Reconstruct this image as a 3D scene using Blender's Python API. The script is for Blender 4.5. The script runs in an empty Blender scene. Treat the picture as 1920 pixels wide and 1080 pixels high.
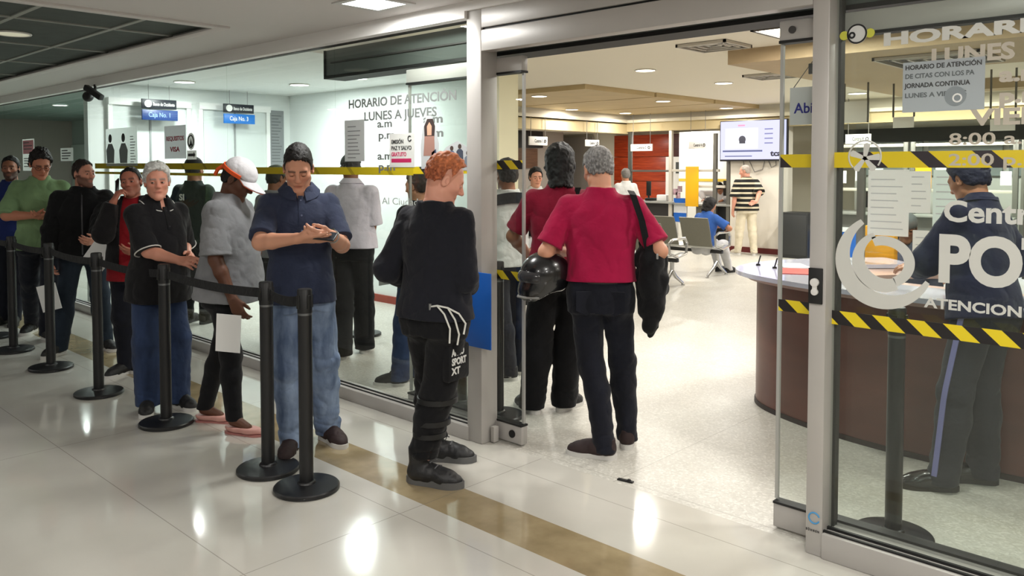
import bpy, bmesh, math, random
import numpy as np
from mathutils import Vector, Matrix

# ------------------------------------------------------------------ camera, world, exposure, large lights
SC = bpy.context.scene
SC.view_settings.view_transform = 'Standard'
SC.view_settings.look = 'None'
SC.view_settings.gamma = 1.0
SC.view_settings.use_curve_mapping = False
SC.view_settings.exposure = 0.32

cam_data = bpy.data.cameras.new('camera')
cam = bpy.data.objects.new('camera', cam_data)
SC.collection.objects.link(cam)
cam.location = (0.0, 0.0, 1.58)
cam.rotation_euler = (math.radians(90 - 2.3), 0.0, math.radians(43.5))
cam_data.sensor_width = 36.0
cam_data.lens = 1530.0 / 1920.0 * 36.0
cam_data.shift_y = -0.08518
cam_data.clip_end = 100.0
SC.camera = cam

world = bpy.data.worlds.new('world')
SC.world = world
world.use_nodes = True
world.node_tree.nodes['Background'].inputs[0].default_value = (0.90, 0.95, 1.0, 1)
world.node_tree.nodes['Background'].inputs[1].default_value = 0.55

def area(name, loc, size, power, color=(1, 1, 1), shape='SQUARE', size_y=None, parent=None, spread=180, rot=(0, 0, 0)):
    l = bpy.data.lights.new(name, 'AREA')
    l.shape = shape; l.size = size; l.energy = power; l.color = color; l.spread = math.radians(spread)
    if size_y: l.shape = 'RECTANGLE'; l.size_y = size_y
    o = bpy.data.objects.new(name, l)
    SC.collection.objects.link(o)
    o.location = loc; o.rotation_euler = rot
    if parent: o.parent = parent
    return o

# unseen lamps without fittings, added to light the corridor, fascia and glass front
for x, y, w in ((1.6, 0.4, 46), (-1.2, -0.9, 42), (-0.6, 1.7, 26), (3.6, 1.6, 34), (2.4, -2.6, 30), (-4.2, -1.8, 28), (-7.5, -1.5, 24), (-11.0, -1.0, 16)):
    area('corridor_fill', (x, y, 2.51), 0.34, w, (1.0, 0.975, 0.93), 'DISK')
# ------------------------------------------------------------------ helpers
COL = bpy.context.scene.collection
RND = random.Random(7)

def V(*a):
    return np.array(a, dtype=float)

def nrm(v):
    v = np.asarray(v, float)
    return v / (np.linalg.norm(v) + 1e-12)

def Rx(a):
    a = math.radians(a); c, s = math.cos(a), math.sin(a)
    return np.array([[1, 0, 0], [0, c, -s], [0, s, c]])

def Ry(a):
    a = math.radians(a); c, s = math.cos(a), math.sin(a)
    return np.array([[c, 0, s], [0, 1, 0], [-s, 0, c]])

def Rz(a):
    a = math.radians(a); c, s = math.cos(a), math.sin(a)
    return np.array([[c, -s, 0], [s, c, 0], [0, 0, 1]])

def link(name, mesh, parent=None):
    o = bpy.data.objects.new(name, mesh)
    COL.objects.link(o)
    if parent is not None:
        o.parent = parent
    return o

def tag(o, label=None, cat=None, group=None, kind=None):
    if label: o['label'] = label
    if cat: o['category'] = cat
    if group: o['group'] = group
    if kind: o['kind'] = kind
    return o

def empty(name, loc=(0, 0, 0), rz=0.0, label=None, cat=None, group=None):
    o = bpy.data.objects.new(name, None)
    COL.objects.link(o)
    o.empty_display_size = 0.1
    o.location = loc
    o.rotation_euler = (0, 0, math.radians(rz))
    return tag(o, label, cat, group)

def copy_tree(o, parent=None):
    c = o.copy()
    COL.objects.link(c)
    if parent is not None:
        c.parent = parent
    for ch in [x for x in bpy.data.objects if x.parent == o]:
        copy_tree(ch, c)
    return c

class MB:
    """collects boxes, tubes, lathes and prisms into ONE mesh"""
    def __init__(self):
        self.bm = bmesh.new()
        self.mi = 0
    def _done(self, geom):
        for g in geom:
            if isinstance(g, bmesh.types.BMFace):
                g.material_index = self.mi
    def box(self, c, s, bev=0.0, rot=None, seg=2):
        n0 = len(self.bm.faces)
        r = bmesh.ops.create_cube(self.bm, size=1.0)
        vs = r['verts']
        for v in vs:
            v.co = Vector((v.co.x * s[0], v.co.y * s[1], v.co.z * s[2]))
        if bev > 0:
            es = list({e for v in vs for e in v.link_edges})
            rr = bmesh.ops.bevel(self.bm, geom=es, offset=min(bev, 0.49 * min(s)), segments=seg, profile=0.5, affect='EDGES')
            vs = list({v for f in rr['faces'] for v in f.verts} | {v for v in vs if v.is_valid})
        M = np.eye(3) if rot is None else np.asarray(rot)
        fs = set()
        for v in vs:
            p = M @ np.array(v.co) + np.array(c, float)
            v.co = Vector(p)
            fs.update(v.link_faces)
        self._done(fs)
        return self
    def span(self, a, b, bev=0.0):
        """box between two corners"""
        a = np.array(a, float); b = np.array(b, float)
        return self.box((a + b) / 2, np.abs(b - a), bev)
    def ring_tube(self, rings, cap=True, closed=False):
        bm = self.bm
        R = [[bm.verts.new(Vector(p)) for p in r] for r in rings]
        n = len(R[0]); fs = []
        m = len(R)
        for i in range(m if closed else m - 1):
            a, b = R[i], R[(i + 1) % m]
            for j in range(n):
                fs.append(bm.faces.new((a[j], a[(j + 1) % n], b[(j + 1) % n], b[j])))
        if cap and not closed:
            fs.append(bm.faces.new(R[0][::-1])); fs.append(bm.faces.new(R[-1]))
        self._done(fs)
        return self
    def tube(self, pts, r, n=10, cap=True, closed=False):
        pts = [np.array(p, float) for p in pts]
        m = len(pts)
        rr = r if hasattr(r, '__len__') else [r] * m
        rings = []; up = None
        for i, p in enumerate(pts):
            if closed:
                t = nrm(pts[(i + 1) % m] - pts[i - 1])
            else:
                t = nrm(pts[min(i + 1, m - 1)] - pts[max(i - 1, 0)])
            if up is None:
                up = np.cross(t, [0, 0, 1.0])
                if np.linalg.norm(up) < 1e-3: up = np.cross(t, [0, 1.0, 0])
            up = nrm(up - t * (up @ t)); w = np.cross(t, up)
            rings.append([p + rr[i] * (math.cos(2 * math.pi * k / n) * up + math.sin(2 * math.pi * k / n) * w) for k in range(n)])
        return self.ring_tube(rings, cap, closed)
    def lathe(self, prof, c=(0, 0, 0), n=32, rot=None):
        M = np.eye(3) if rot is None else np.asarray(rot)
        c = np.array(c, float)
        rings = [[c + M @ np.array([r * math.cos(2 * math.pi * k / n), r * math.sin(2 * math.pi * k / n), z]) for k in range(n)] for r, z in prof]
        return self.ring_tube(rings)
    def prism(self, poly, o, u, v, d):
        """extrude 2D polygon (in u,v from origin o) along vector d"""
        o = np.array(o, float); u = np.array(u, float); v = np.array(v, float); d = np.array(d, float)
        a = [o + u * x + v * y for x, y in poly]
        b = [p + d for p in a]
        bm = self.bm
        A = [bm.verts.new(Vector(p)) for p in a]; B = [bm.verts.new(Vector(p)) for p in b]
        n = len(A)
        fs = [bm.faces.new(A[::-1]), bm.faces.new(B)]
        for i in range(n):
            fs.append(bm.faces.new((A[i], A[(i + 1) % n], B[(i + 1) % n], B[i])))
        self._done(fs)
        return self
    def strip(self, A, B, d):
        """ribbon between two polylines, thickened by vector d"""
        d = np.array(d, float)
        A = [np.array(p, float) for p in A]; B = [np.array(p, float) for p in B]
        rings = [[a, b, b + d, a + d] for a, b in zip(A, B)]
        return self.ring_tube(rings)
    def sphere(self, c, r, rot=None, seg=16, ring=10):
        M = np.eye(3) if rot is None else np.asarray(rot)
        r = np.array(r if hasattr(r, '__len__') else (r, r, r), float); c = np.array(c, float)
        rings = []
        for i in range(ring + 1):
            th = math.pi * (0.001 + 0.998 * i / ring)
            rings.append([c + M @ (r * np.array([math.sin(th) * math.cos(2 * math.pi * k / seg), math.sin(th) * math.sin(2 * math.pi * k / seg), -math.cos(th)])) for k in range(seg)])
        return self.ring_tube(rings)
    def build(self, name, mats, parent=None, smooth=35, loc=None):
        bmesh.ops.recalc_face_normals(self.bm, faces=self.bm.faces[:])
        me = bpy.data.meshes.new(name)
        self.bm.to_mesh(me); self.bm.free()
        for m in (mats if isinstance(mats, (list, tuple)) else [mats]):
            me.materials.append(m)
        if smooth:
            me.polygons.foreach_set('use_smooth', [True] * len(me.polygons))
            me.set_sharp_from_angle(angle=math.radians(smooth))
        o = link(name, me, parent)
        if loc is not None: o.location = loc
        return o

# ------------------------------------------------------------------ materials
MATS = {}
def _nodes(name):
    m = bpy.data.materials.new(name); m.use_nodes = True
    nt = m.node_tree; b = nt.nodes.get('Principled BSDF')
    return m, nt, b

def lin(c):
    """sRGB 0..255 -> linear"""
    out = []
    for x in c:
        x = x / 255.0
        out.append(x / 12.92 if x <= 0.04045 else ((x + 0.055) / 1.055) ** 2.4)
    return tuple(out)

def plain(name, rgb, rough=0.5, metal=0.0, spec=0.5, bump=0.0, bscale=80.0, var=0.0, vscale=6.0, coat=0.0, emit=0.0):
    if name in MATS: return MATS[name]
    m, nt, b = _nodes(name)
    c = lin(rgb)
    b.inputs['Base Color'].default_value = (*c, 1)
    b.inputs['Roughness'].default_value = rough
    b.inputs['Metallic'].default_value = metal
    b.inputs['Specular IOR Level'].default_value = spec
    b.inputs['Coat Weight'].default_value = coat
    if emit > 0:
        b.inputs['Emission Color'].default_value = (*c, 1); b.inputs['Emission Strength'].default_value = emit
    tc = nt.nodes.new('ShaderNodeTexCoord')
    if var > 0:
        n = nt.nodes.new('ShaderNodeTexNoise'); n.inputs['Scale'].default_value = vscale; n.inputs['Detail'].default_value = 4
        nt.links.new(tc.outputs['Object'], n.inputs['Vector'])
        r = nt.nodes.new('ShaderNodeValToRGB')
        r.color_ramp.elements[0].position = 0.3; r.color_ramp.elements[1].position = 0.7
        r.color_ramp.elements[0].color = (*[x * (1 - var) for x in c], 1)
        r.color_ramp.elements[1].color = (*[min(1, x * (1 + var)) for x in c], 1)
        nt.links.new(n.outputs['Fac'], r.inputs['Fac']); nt.links.new(r.outputs['Color'], b.inputs['Base Color'])
    if bump > 0:
        n2 = nt.nodes.new('ShaderNodeTexNoise'); n2.inputs['Scale'].default_value = bscale; n2.inputs['Detail'].default_value = 3
        nt.links.new(tc.outputs['Object'], n2.inputs['Vector'])
        bp = nt.nodes.new('ShaderNodeBump'); bp.inputs['Strength'].default_value = bump; bp.inputs['Distance'].default_value = 0.004
        nt.links.new(n2.outputs['Fac'], bp.inputs['Height']); nt.links.new(bp.outputs['Normal'], b.inputs['Normal'])
    MATS[name] = m
    return m

def glow(name, rgb, strength):
    if name in MATS: return MATS[name]
    m = bpy.data.materials.new(name); m.use_nodes = True
    nt = m.node_tree; nt.nodes.clear()
    e = nt.nodes.new('ShaderNodeEmission'); o = nt.nodes.new('ShaderNodeOutputMaterial')
    e.inputs['Color'].default_value = (*lin(rgb), 1); e.inputs['Strength'].default_value = strength
    nt.links.new(e.outputs[0], o.inputs[0])
    MATS[name] = m
    return m

def cloth(name, rgb, kind='weave', rough=0.9, rgb2=None):
    if name in MATS: return MATS[name]
    m, nt, b = _nodes(name)
    c = lin(rgb); tc = nt.nodes.new('ShaderNodeTexCoord')
    b.inputs['Roughness'].default_value = rough
    b.inputs['Specular IOR Level'].default_value = 0.25
    b.inputs['Sheen Weight'].default_value = 0.08
    if kind == 'stripe':
        sep = nt.nodes.new('ShaderNodeSeparateXYZ'); nt.links.new(tc.outputs['Object'], sep.inputs[0])
        ma = nt.nodes.new('ShaderNodeMath'); ma.operation = 'MULTIPLY'; ma.inputs[1].default_value = 1 / 0.088
        nt.links.new(sep.outputs['Z'], ma.inputs[0])
        fr = nt.nodes.new('ShaderNodeMath'); fr.operation = 'FRACT'; nt.links.new(ma.outputs[0], fr.inputs[0])
        gt = nt.nodes.new('ShaderNodeMath'); gt.operation = 'GREATER_THAN'; gt.inputs[1].default_value = 0.62
        nt.links.new(fr.outputs[0], gt.inputs[0])
        mix = nt.nodes.new('ShaderNodeMix'); mix.data_type = 'RGBA'
        mix.inputs[6].default_value = (*c, 1); mix.inputs[7].default_value = (*lin(rgb2), 1)
        nt.links.new(gt.outputs[0], mix.inputs[0]); nt.links.new(mix.outputs[2], b.inputs['Base Color'])
    else:
        n = nt.nodes.new('ShaderNodeTexNoise')
        n.inputs['Scale'].default_value = 7.5 if kind == 'denim' else 7.0
        n.inputs['Detail'].default_value = 6
        if kind == 'denim':
            mp = nt.nodes.new('ShaderNodeMapping'); mp.inputs['Scale'].default_value = (1.6, 1.6, .55)
            nt.links.new(tc.outputs['Object'], mp.inputs[0]); nt.links.new(mp.outputs[0], n.inputs['Vector'])
        else:
            nt.links.new(tc.outputs['Object'], n.inputs['Vector'])
        r = nt.nodes.new('ShaderNodeValToRGB')
        v = 0.26 if kind == 'denim' else 0.10
        if kind == 'heather': v = 0.12
        r.color_ramp.elements[0].position = 0.32; r.color_ramp.elements[1].position = 0.68
        r.color_ramp.elements[0].color = (*[x * (1 - v) for x in c], 1)
        r.color_ramp.elements[1].color = (*[min(1, x * (1 + v)) for x in (c if rgb2 is None else lin(rgb2))], 1)
        nt.links.new(n.outputs['Fac'], r.inputs['Fac']); nt.links.new(r.outputs['Color'], b.inputs['Base Color'])
    n2 = nt.nodes.new('ShaderNodeTexNoise'); n2.inputs['Scale'].default_value = 320; n2.inputs['Detail'].default_value = 2
    n3 = nt.nodes.new('ShaderNodeTexNoise'); n3.inputs['Scale'].default_value = 22; n3.inputs['Detail'].default_value = 2; n3.inputs['Distortion'].default_value = 0.6
    nt.links.new(tc.outputs['Object'], n2.inputs['Vector']); nt.links.new(tc.outputs['Object'], n3.inputs['Vector'])
    b1 = nt.nodes.new('ShaderNodeBump'); b1.inputs['Strength'].default_value = 0.25; b1.inputs['Distance'].default_value = 0.001
    b2 = nt.nodes.new('ShaderNodeBump'); b2.inputs['Strength'].default_value = 0.35; b2.inputs['Distance'].default_value = 0.012
    nt.links.new(n2.outputs['Fac'], b1.inputs['Height']); nt.links.new(n3.outputs['Fac'], b2.inputs['Height'])
    nt.links.new(b2.outputs['Normal'], b1.inputs['Normal']); nt.links.new(b1.outputs['Normal'], b.inputs['Normal'])
    MATS[name] = m
    return m

def attr_mat(name, rough=0.5, sss=0.0, bump=0.0, bscale=120):
    """material whose colour comes from the mesh's own 'Col' attribute"""
    if name in MATS: return MATS[name]
    m, nt, b = _nodes(name)
    a = nt.nodes.new('ShaderNodeAttribute'); a.attribute_name = 'Col'
    nt.links.new(a.outputs['Color'], b.inputs['Base Color'])
    b.inputs['Roughness'].default_value = rough
    b.inputs['Specular IOR Level'].default_value = 0.35
    if sss:
        b.inputs['Subsurface Weight'].default_value = sss
        b.inputs['Subsurface Radius'].default_value = (0.012, 0.004, 0.002)
        b.inputs['Subsurface Scale'].default_value = 0.5
    if bump:
        tc = nt.nodes.new('ShaderNodeTexCoord')
        n2 = nt.nodes.new('ShaderNodeTexNoise'); n2.inputs['Scale'].default_value = bscale; n2.inputs['Detail'].default_value = 3
        nt.links.new(tc.outputs['Object'], n2.inputs['Vector'])
        bp = nt.nodes.new('ShaderNodeBump'); bp.inputs['Strength'].default_value = bump; bp.inputs['Distance'].default_value = 0.004
        nt.links.new(n2.outputs['Fac'], bp.inputs['Height']); nt.links.new(bp.outputs['Normal'], b.inputs['Normal'])
    MATS[name] = m
    return m

def glass_mat(name, tint=(0.93, 0.96, 0.94), ior=1.5, haze=0.0):
    """architectural glass: see-through with a Fresnel reflection, the same for every ray"""
    if name in MATS: return MATS[name]
    m = bpy.data.materials.new(name); m.use_nodes = True
    nt = m.node_tree; nt.nodes.clear()
    o = nt.nodes.new('ShaderNodeOutputMaterial'); mix = nt.nodes.new('ShaderNodeMixShader')
    t = nt.nodes.new('ShaderNodeBsdfTransparent'); g = nt.nodes.new('ShaderNodeBsdfGlossy'); f = nt.nodes.new('ShaderNodeFresnel')
    t.inputs['Color'].default_value = (*tint, 1)
    g.inputs['Roughness'].default_value = 0.0; f.inputs['IOR'].default_value = ior
    nt.links.new(f.outputs[0], mix.inputs[0]); nt.links.new(t.outputs[0], mix.inputs[1]); nt.links.new(g.outputs[0], mix.inputs[2])
    nt.links.new(mix.outputs[0], o.inputs[0])
    MATS[name] = m
    return m

def paper(name, rgb, trans=0.45):
    """thin paper that lets some light through"""
    if name in MATS: return MATS[name]
    m, nt, b = _nodes(name)
    b.inputs['Base Color'].default_value = (*lin(rgb), 1); b.inputs['Roughness'].default_value = .8
    t = nt.nodes.new('ShaderNodeBsdfTranslucent'); t.inputs['Color'].default_value = (*lin(rgb), 1)
    mix = nt.nodes.new('ShaderNodeMixShader'); mix.inputs[0].default_value = trans
    nt.links.new(b.outputs[0], mix.inputs[1]); nt.links.new(t.outputs[0], mix.inputs[2])
    nt.links.new(mix.outputs[0], nt.nodes['Material Output'].inputs[0])
    MATS[name] = m
    return m

# ------------------------------------------------------------------ lettering
def text_mesh(txt, size, bold=0.0, align='LEFT', depth=0.0006, spacing=1.0):
    cu = bpy.data.curves.new('lettering', 'FONT')
    cu.body = txt; cu.size = size; cu.align_x = align; cu.offset = bold; cu.extrude = depth
    cu.resolution_u = 6 if size > .15 else 3; cu.space_character = spacing; cu.space_line = 1.0
    o = bpy.data.objects.new('lettering', cu); COL.objects.link(o)
    dg = bpy.context.evaluated_depsgraph_get(); dg.update()
    me = bpy.data.meshes.new_from_object(o.evaluated_get(dg))
    bpy.data.objects.remove(o); bpy.data.curves.remove(cu)
    return me

def letters(txt, o, u, n, size, mat, parent=None, bold=0.0, align='LEFT', width=None, name='lettering', depth=0.0006):
    """writing laid on a surface: origin o (baseline), reading direction u, surface normal n (all world or parent space)"""
    me = text_mesh(txt, size, bold, align, depth)
    u = nrm(u); n = nrm(n); v = np.cross(n, u)
    co = np.empty(len(me.vertices) * 3); me.vertices.foreach_get('co', co); co = co.reshape(-1, 3)
    if width and len(co):
        w = co[:, 0].max() - co[:, 0].min()
        if w > 1e-6: co[:, 0] *= width / w
    P = np.array(o, float) + co[:, :1] * u + co[:, 1:2] * v + co[:, 2:3] * n
    me.vertices.foreach_set('co', P.ravel())
    me.materials.clear(); me.materials.append(mat); me.update()
    return link(name, me, parent)
# ------------------------------------------------------------------ figures: signed distance fields turned into one continuous mesh
class Field:
    def __init__(self, lo, hi, h):
        self.h = h
        self.lo = np.array(lo, float) - 3 * h
        self.n = np.ceil((np.array(hi, float) + 3 * h - self.lo) / h).astype(int) + 1
        self.d = np.full(self.n, 1.0, np.float32)
        self.ax = [(self.lo[i] + h * np.arange(self.n[i])).astype(np.float32) for i in range(3)]
    def _blk(self, a, b, pad):
        i0 = np.maximum(0, np.floor((np.minimum(a, b) - pad - self.lo) / self.h).astype(int))
        i1 = np.minimum(self.n, np.ceil((np.maximum(a, b) + pad - self.lo) / self.h).astype(int) + 1)
        if np.any(i1 <= i0): return None
        sl = tuple(slice(i0[k], i1[k]) for k in range(3))
        X = self.ax[0][sl[0]][:, None, None]; Y = self.ax[1][sl[1]][None, :, None]; Z = self.ax[2][sl[2]][None, None, :]
        return sl, X, Y, Z
    def _put(self, sl, v, k, op):
        d = self.d[sl]
        v = v.astype(np.float32)
        if op == 'u':
            if k > 0:
                hh = np.maximum(k - np.abs(d - v), 0) / k
                self.d[sl] = np.minimum(d, v) - hh * hh * (k * 0.25)
            else:
                self.d[sl] = np.minimum(d, v)
        else:
            v = -v
            if k > 0:
                hh = np.maximum(k - np.abs(d - v), 0) / k
                self.d[sl] = np.maximum(d, v) + hh * hh * (k * 0.25)
            else:
                self.d[sl] = np.maximum(d, v)
    def cone(self, a, b, ra, rb, k=0.02, op='u', flat=None):
        a = np.array(a, float); b = np.array(b, float)
        r = max(ra, rb); q = self._blk(a, b, r + k + 2.5 * self.h)
        if q is None: return self
        sl, X, Y, Z = q
        ba = b - a; L2 = ba @ ba + 1e-12
        px, py, pz = X - a[0], Y - a[1], Z - a[2]
        t = np.clip((px * ba[0] + py * ba[1] + pz * ba[2]) / L2, 0, 1)
        dx, dy, dz = px - t * ba[0], py - t * ba[1], pz - t * ba[2]
        if flat is not None:      # (direction, factor): squash along direction
            f, s = nrm(flat[0]), flat[1]
            c = dx * f[0] + dy * f[1] + dz * f[2]
            e = c * (1 / s - 1)
            dx, dy, dz = dx + e * f[0], dy + e * f[1], dz + e * f[2]
        self._put(sl, np.sqrt(dx * dx + dy * dy + dz * dz) - (ra + (rb - ra) * t), k, op)
        return self
    def ell(self, c, r, R=None, k=0.02, op='u'):
        c = np.array(c, float); r = np.array(r, float)
        m = r.max(); q = self._blk(c, c, m + k + 2.5 * self.h)
        if q is None: return self
        sl, X, Y, Z = q
        R = np.eye(3) if R is None else R
        px, py, pz = X - c[0], Y - c[1], Z - c[2]
        l = [px * R[0, i] + py * R[1, i] + pz * R[2, i] for i in range(3)]
        k0 = np.sqrt((l[0] / r[0]) ** 2 + (l[1] / r[1]) ** 2 + (l[2] / r[2]) ** 2)
        k1 = np.sqrt((l[0] / r[0] ** 2) ** 2 + (l[1] / r[1] ** 2) ** 2 + (l[2] / r[2] ** 2) ** 2)
        self._put(sl, k0 * (k0 - 1) / np.maximum(k1, 1e-6), k, op)
        return self
    def loft(self, T, o, prof, p=2.3, k=0.03):
        """stack of ellipses (z, cx, cy, rx, ry) in frame T at origin o"""
        prof = np.array(prof, float)
        m = max(prof[:, 3].max(), prof[:, 4].max()) + np.abs(prof[:, 1:3]).max()
        a = o + T @ np.array([0, 0, prof[0, 0]]); b = o + T @ np.array([0, 0, prof[-1, 0]])
        q = self._blk(a, b, m + k + 2.5 * self.h)
        if q is None: return self
        sl, X, Y, Z = q
        px, py, pz = X - o[0], Y - o[1], Z - o[2]
        l = [px * T[0, i] + py * T[1, i] + pz * T[2, i] for i in range(3)]
        z = l[2] + np.zeros_like(l[0])
        zz = np.linspace(prof[0, 0], prof[-1, 0], 60)
        it = []
        for c in range(1, 5):
            y = np.interp(zz, prof[:, 0], prof[:, c])
            y = np.convolve(np.pad(y, 3, mode='edge'), np.ones(7) / 7, 'valid')
            it.append(np.interp(z, zz, y))
        cx, cy, rx, ry = it
        e = (np.abs((l[0] - cx) / rx) ** p + np.abs((l[1] - cy) / ry) ** p) ** (1 / p)
        d = (e - 1) * np.minimum(rx, ry)
        d = np.maximum(d, np.maximum(prof[0, 0] - z, z - prof[-1, 0]))
        self._put(sl, d, k, 'u')
        return self
    def cut(self, n, c, k=0.0):
        """keep the side where n.p <= c"""
        n = np.array(n, np.float32)
        v = self.ax[0][:, None, None] * n[0] + self.ax[1][None, :, None] * n[1] + self.ax[2][None, None, :] * n[2] - np.float32(c)
        self.d = np.maximum(self.d, v)
        return self
    def near(self, f, band=2.5):
        """add f(points) to the field close to the surface"""
        m = np.abs(self.d) < band * self.h
        i = np.nonzero(m)
        P = np.stack([self.ax[k][i[k]] for k in range(3)], 1)
        self.d[i] += f(P).astype(np.float32)
        return self
    def mesh(self, smooth=1):
        d, h = self.d, self.h
        s = d < 0
        cnt = np.zeros(np.array(s.shape) - 1, np.int8)
        for i in (0, 1):
            for j in (0, 1):
                for k in (0, 1):
                    cnt += s[i:s.shape[0] - 1 + i, j:s.shape[1] - 1 + j, k:s.shape[2] - 1 + k]
        act = np.argwhere((cnt > 0) & (cnt < 8))
        if len(act) == 0: return np.zeros((0, 3)), np.zeros((0, 4), int)
        idx = np.full(cnt.shape, -1, np.int32); idx[tuple(act.T)] = np.arange(len(act))
        P = np.zeros((len(act), 3)); C = np.zeros(len(act))
        cor = [np.array((i, j, k)) for i in (0, 1) for j in (0, 1) for k in (0, 1)]
        for a in cor:
            for ax in range(3):
                if a[ax]: continue
                b = a.copy(); b[ax] = 1
                da = d[tuple((act + a).T)]; db = d[tuple((act + b).T)]
                m = (da < 0) != (db < 0)
                t = da[m] / (da[m] - db[m])
                q = np.tile(a.astype(float), (m.sum(), 1)); q[:, ax] = t
                P[m] += q; C[m] += 1
        vert = self.lo + h * (act + P / C[:, None])
        F = []
        for ax in range(3):
            u, v = (ax + 1) % 3, (ax + 2) % 3
            sa = [slice(None)] * 3; sb = [slice(None)] * 3
            sa[ax] = slice(0, -1); sb[ax] = slice(1, None)
            a, b = s[tuple(sa)], s[tuple(sb)]
            e = np.argwhere(a != b)
            e = e[(e[:, u] > 0) & (e[:, v] > 0) & (e[:, u] < s.shape[u] - 1) & (e[:, v] < s.shape[v] - 1)]
            du = np.zeros(3, int); du[u] = 1
            dv = np.zeros(3, int); dv[v] = 1
            q = np.stack([idx[tuple((e - du - dv).T)], idx[tuple((e - dv).T)], idx[tuple(e.T)], idx[tuple((e - du).T)]], 1)
            inv = ~a[tuple(e.T)]
            q[inv] = q[inv][:, ::-1]
            F.append(q)
        F = np.concatenate(F)
        F = F[(F >= 0).all(1)]
        for _ in range(smooth):
            n = len(vert); S = np.zeros((n, 3)); K = np.zeros(n)
            for i in range(4):
                x, y = F[:, i], F[:, (i + 1) % 4]
                K += np.bincount(x, minlength=n) + np.bincount(y, minlength=n)
                for c in range(3):
                    S[:, c] += np.bincount(x, vert[y, c], n) + np.bincount(y, vert[x, c], n)
            vert = 0.45 * vert + 0.55 * S / np.maximum(K, 1)[:, None]
        return vert, F

def to_mesh(name, vert, F, mats, parent=None, col=None, mi=None):
    me = bpy.data.meshes.new(name)
    n, m = len(vert), len(F)
    me.vertices.add(n); me.vertices.foreach_set('co', np.asarray(vert, np.float32).ravel())
    me.loops.add(m * 4); me.loops.foreach_set('vertex_index', np.asarray(F, np.int32).ravel())
    me.polygons.add(m)
    me.polygons.foreach_set('loop_start', np.arange(0, m * 4, 4, dtype=np.int32))
    me.polygons.foreach_set('use_smooth', np.ones(m, bool))
    for x in (mats if isinstance(mats, (list, tuple)) else [mats]): me.materials.append(x)
    if mi is not None: me.polygons.foreach_set('material_index', np.asarray(mi, np.int32))
    if col is not None:
        a = me.attributes.new('Col', 'FLOAT_COLOR', 'POINT')
        a.data.foreach_set('color', np.concatenate([col, np.ones((n, 1))], 1).astype(np.float32).ravel())
    me.update(calc_edges=True); me.validate()
    return link(name, me, parent)

_H = np.random.RandomState(3).rand(4096).astype(np.float32)
def vnoise(P):
    """value noise -1..1"""
    i = np.floor(P).astype(np.int64); f = P - i
    f = f * f * (3 - 2 * f); out = 0
    for a in (0, 1):
        for b in (0, 1):
            for c in (0, 1):
                hsh = ((i[:, 0] + a) * 73856093 ^ (i[:, 1] + b) * 19349663 ^ (i[:, 2] + c) * 83492791) & 4095
                w = (f[:, 0] if a else 1 - f[:, 0]) * (f[:, 1] if b else 1 - f[:, 1]) * (f[:, 2] if c else 1 - f[:, 2])
                out = out + w * _H[hsh]
    return out * 2 - 1

def folds(amp, seed, zf=10, xf=11):
    """cloth folds: ridged stretched noise"""
    def f(P):
        Q = np.stack([P[:, 0] * xf + P[:, 2] * 4 + seed * 7.1, P[:, 1] * xf + seed * 3.3, P[:, 2] * zf - P[:, 0] * 6 + seed], 1)
        a = vnoise(Q); b = vnoise(Q * 2.1 + 5)
        return amp * ((0.42 - np.sqrt(np.abs(a))) * 1.3 + 0.4 * b)
    return f

def ik(a, c, la, lb, hint):
    a = np.array(a, float); c = np.array(c, float); d = c - a; D = np.linalg.norm(d)
    D2 = min(D, (la + lb) * 0.999); u = d / (D + 1e-9)
    x = (la * la - lb * lb + D2 * D2) / (2 * D2); y = math.sqrt(max(la * la - x * x, 0))
    h = np.array(hint, float); h = nrm(h - u * (h @ u))
    return a + u * x + h * y, a + u * D2

SKIN = {'light': (214, 164, 138), 'tan': (190, 134, 104), 'brown': (140, 92, 66), 'dark': (92, 58, 42), 'pink': (222, 160, 138)}

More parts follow.
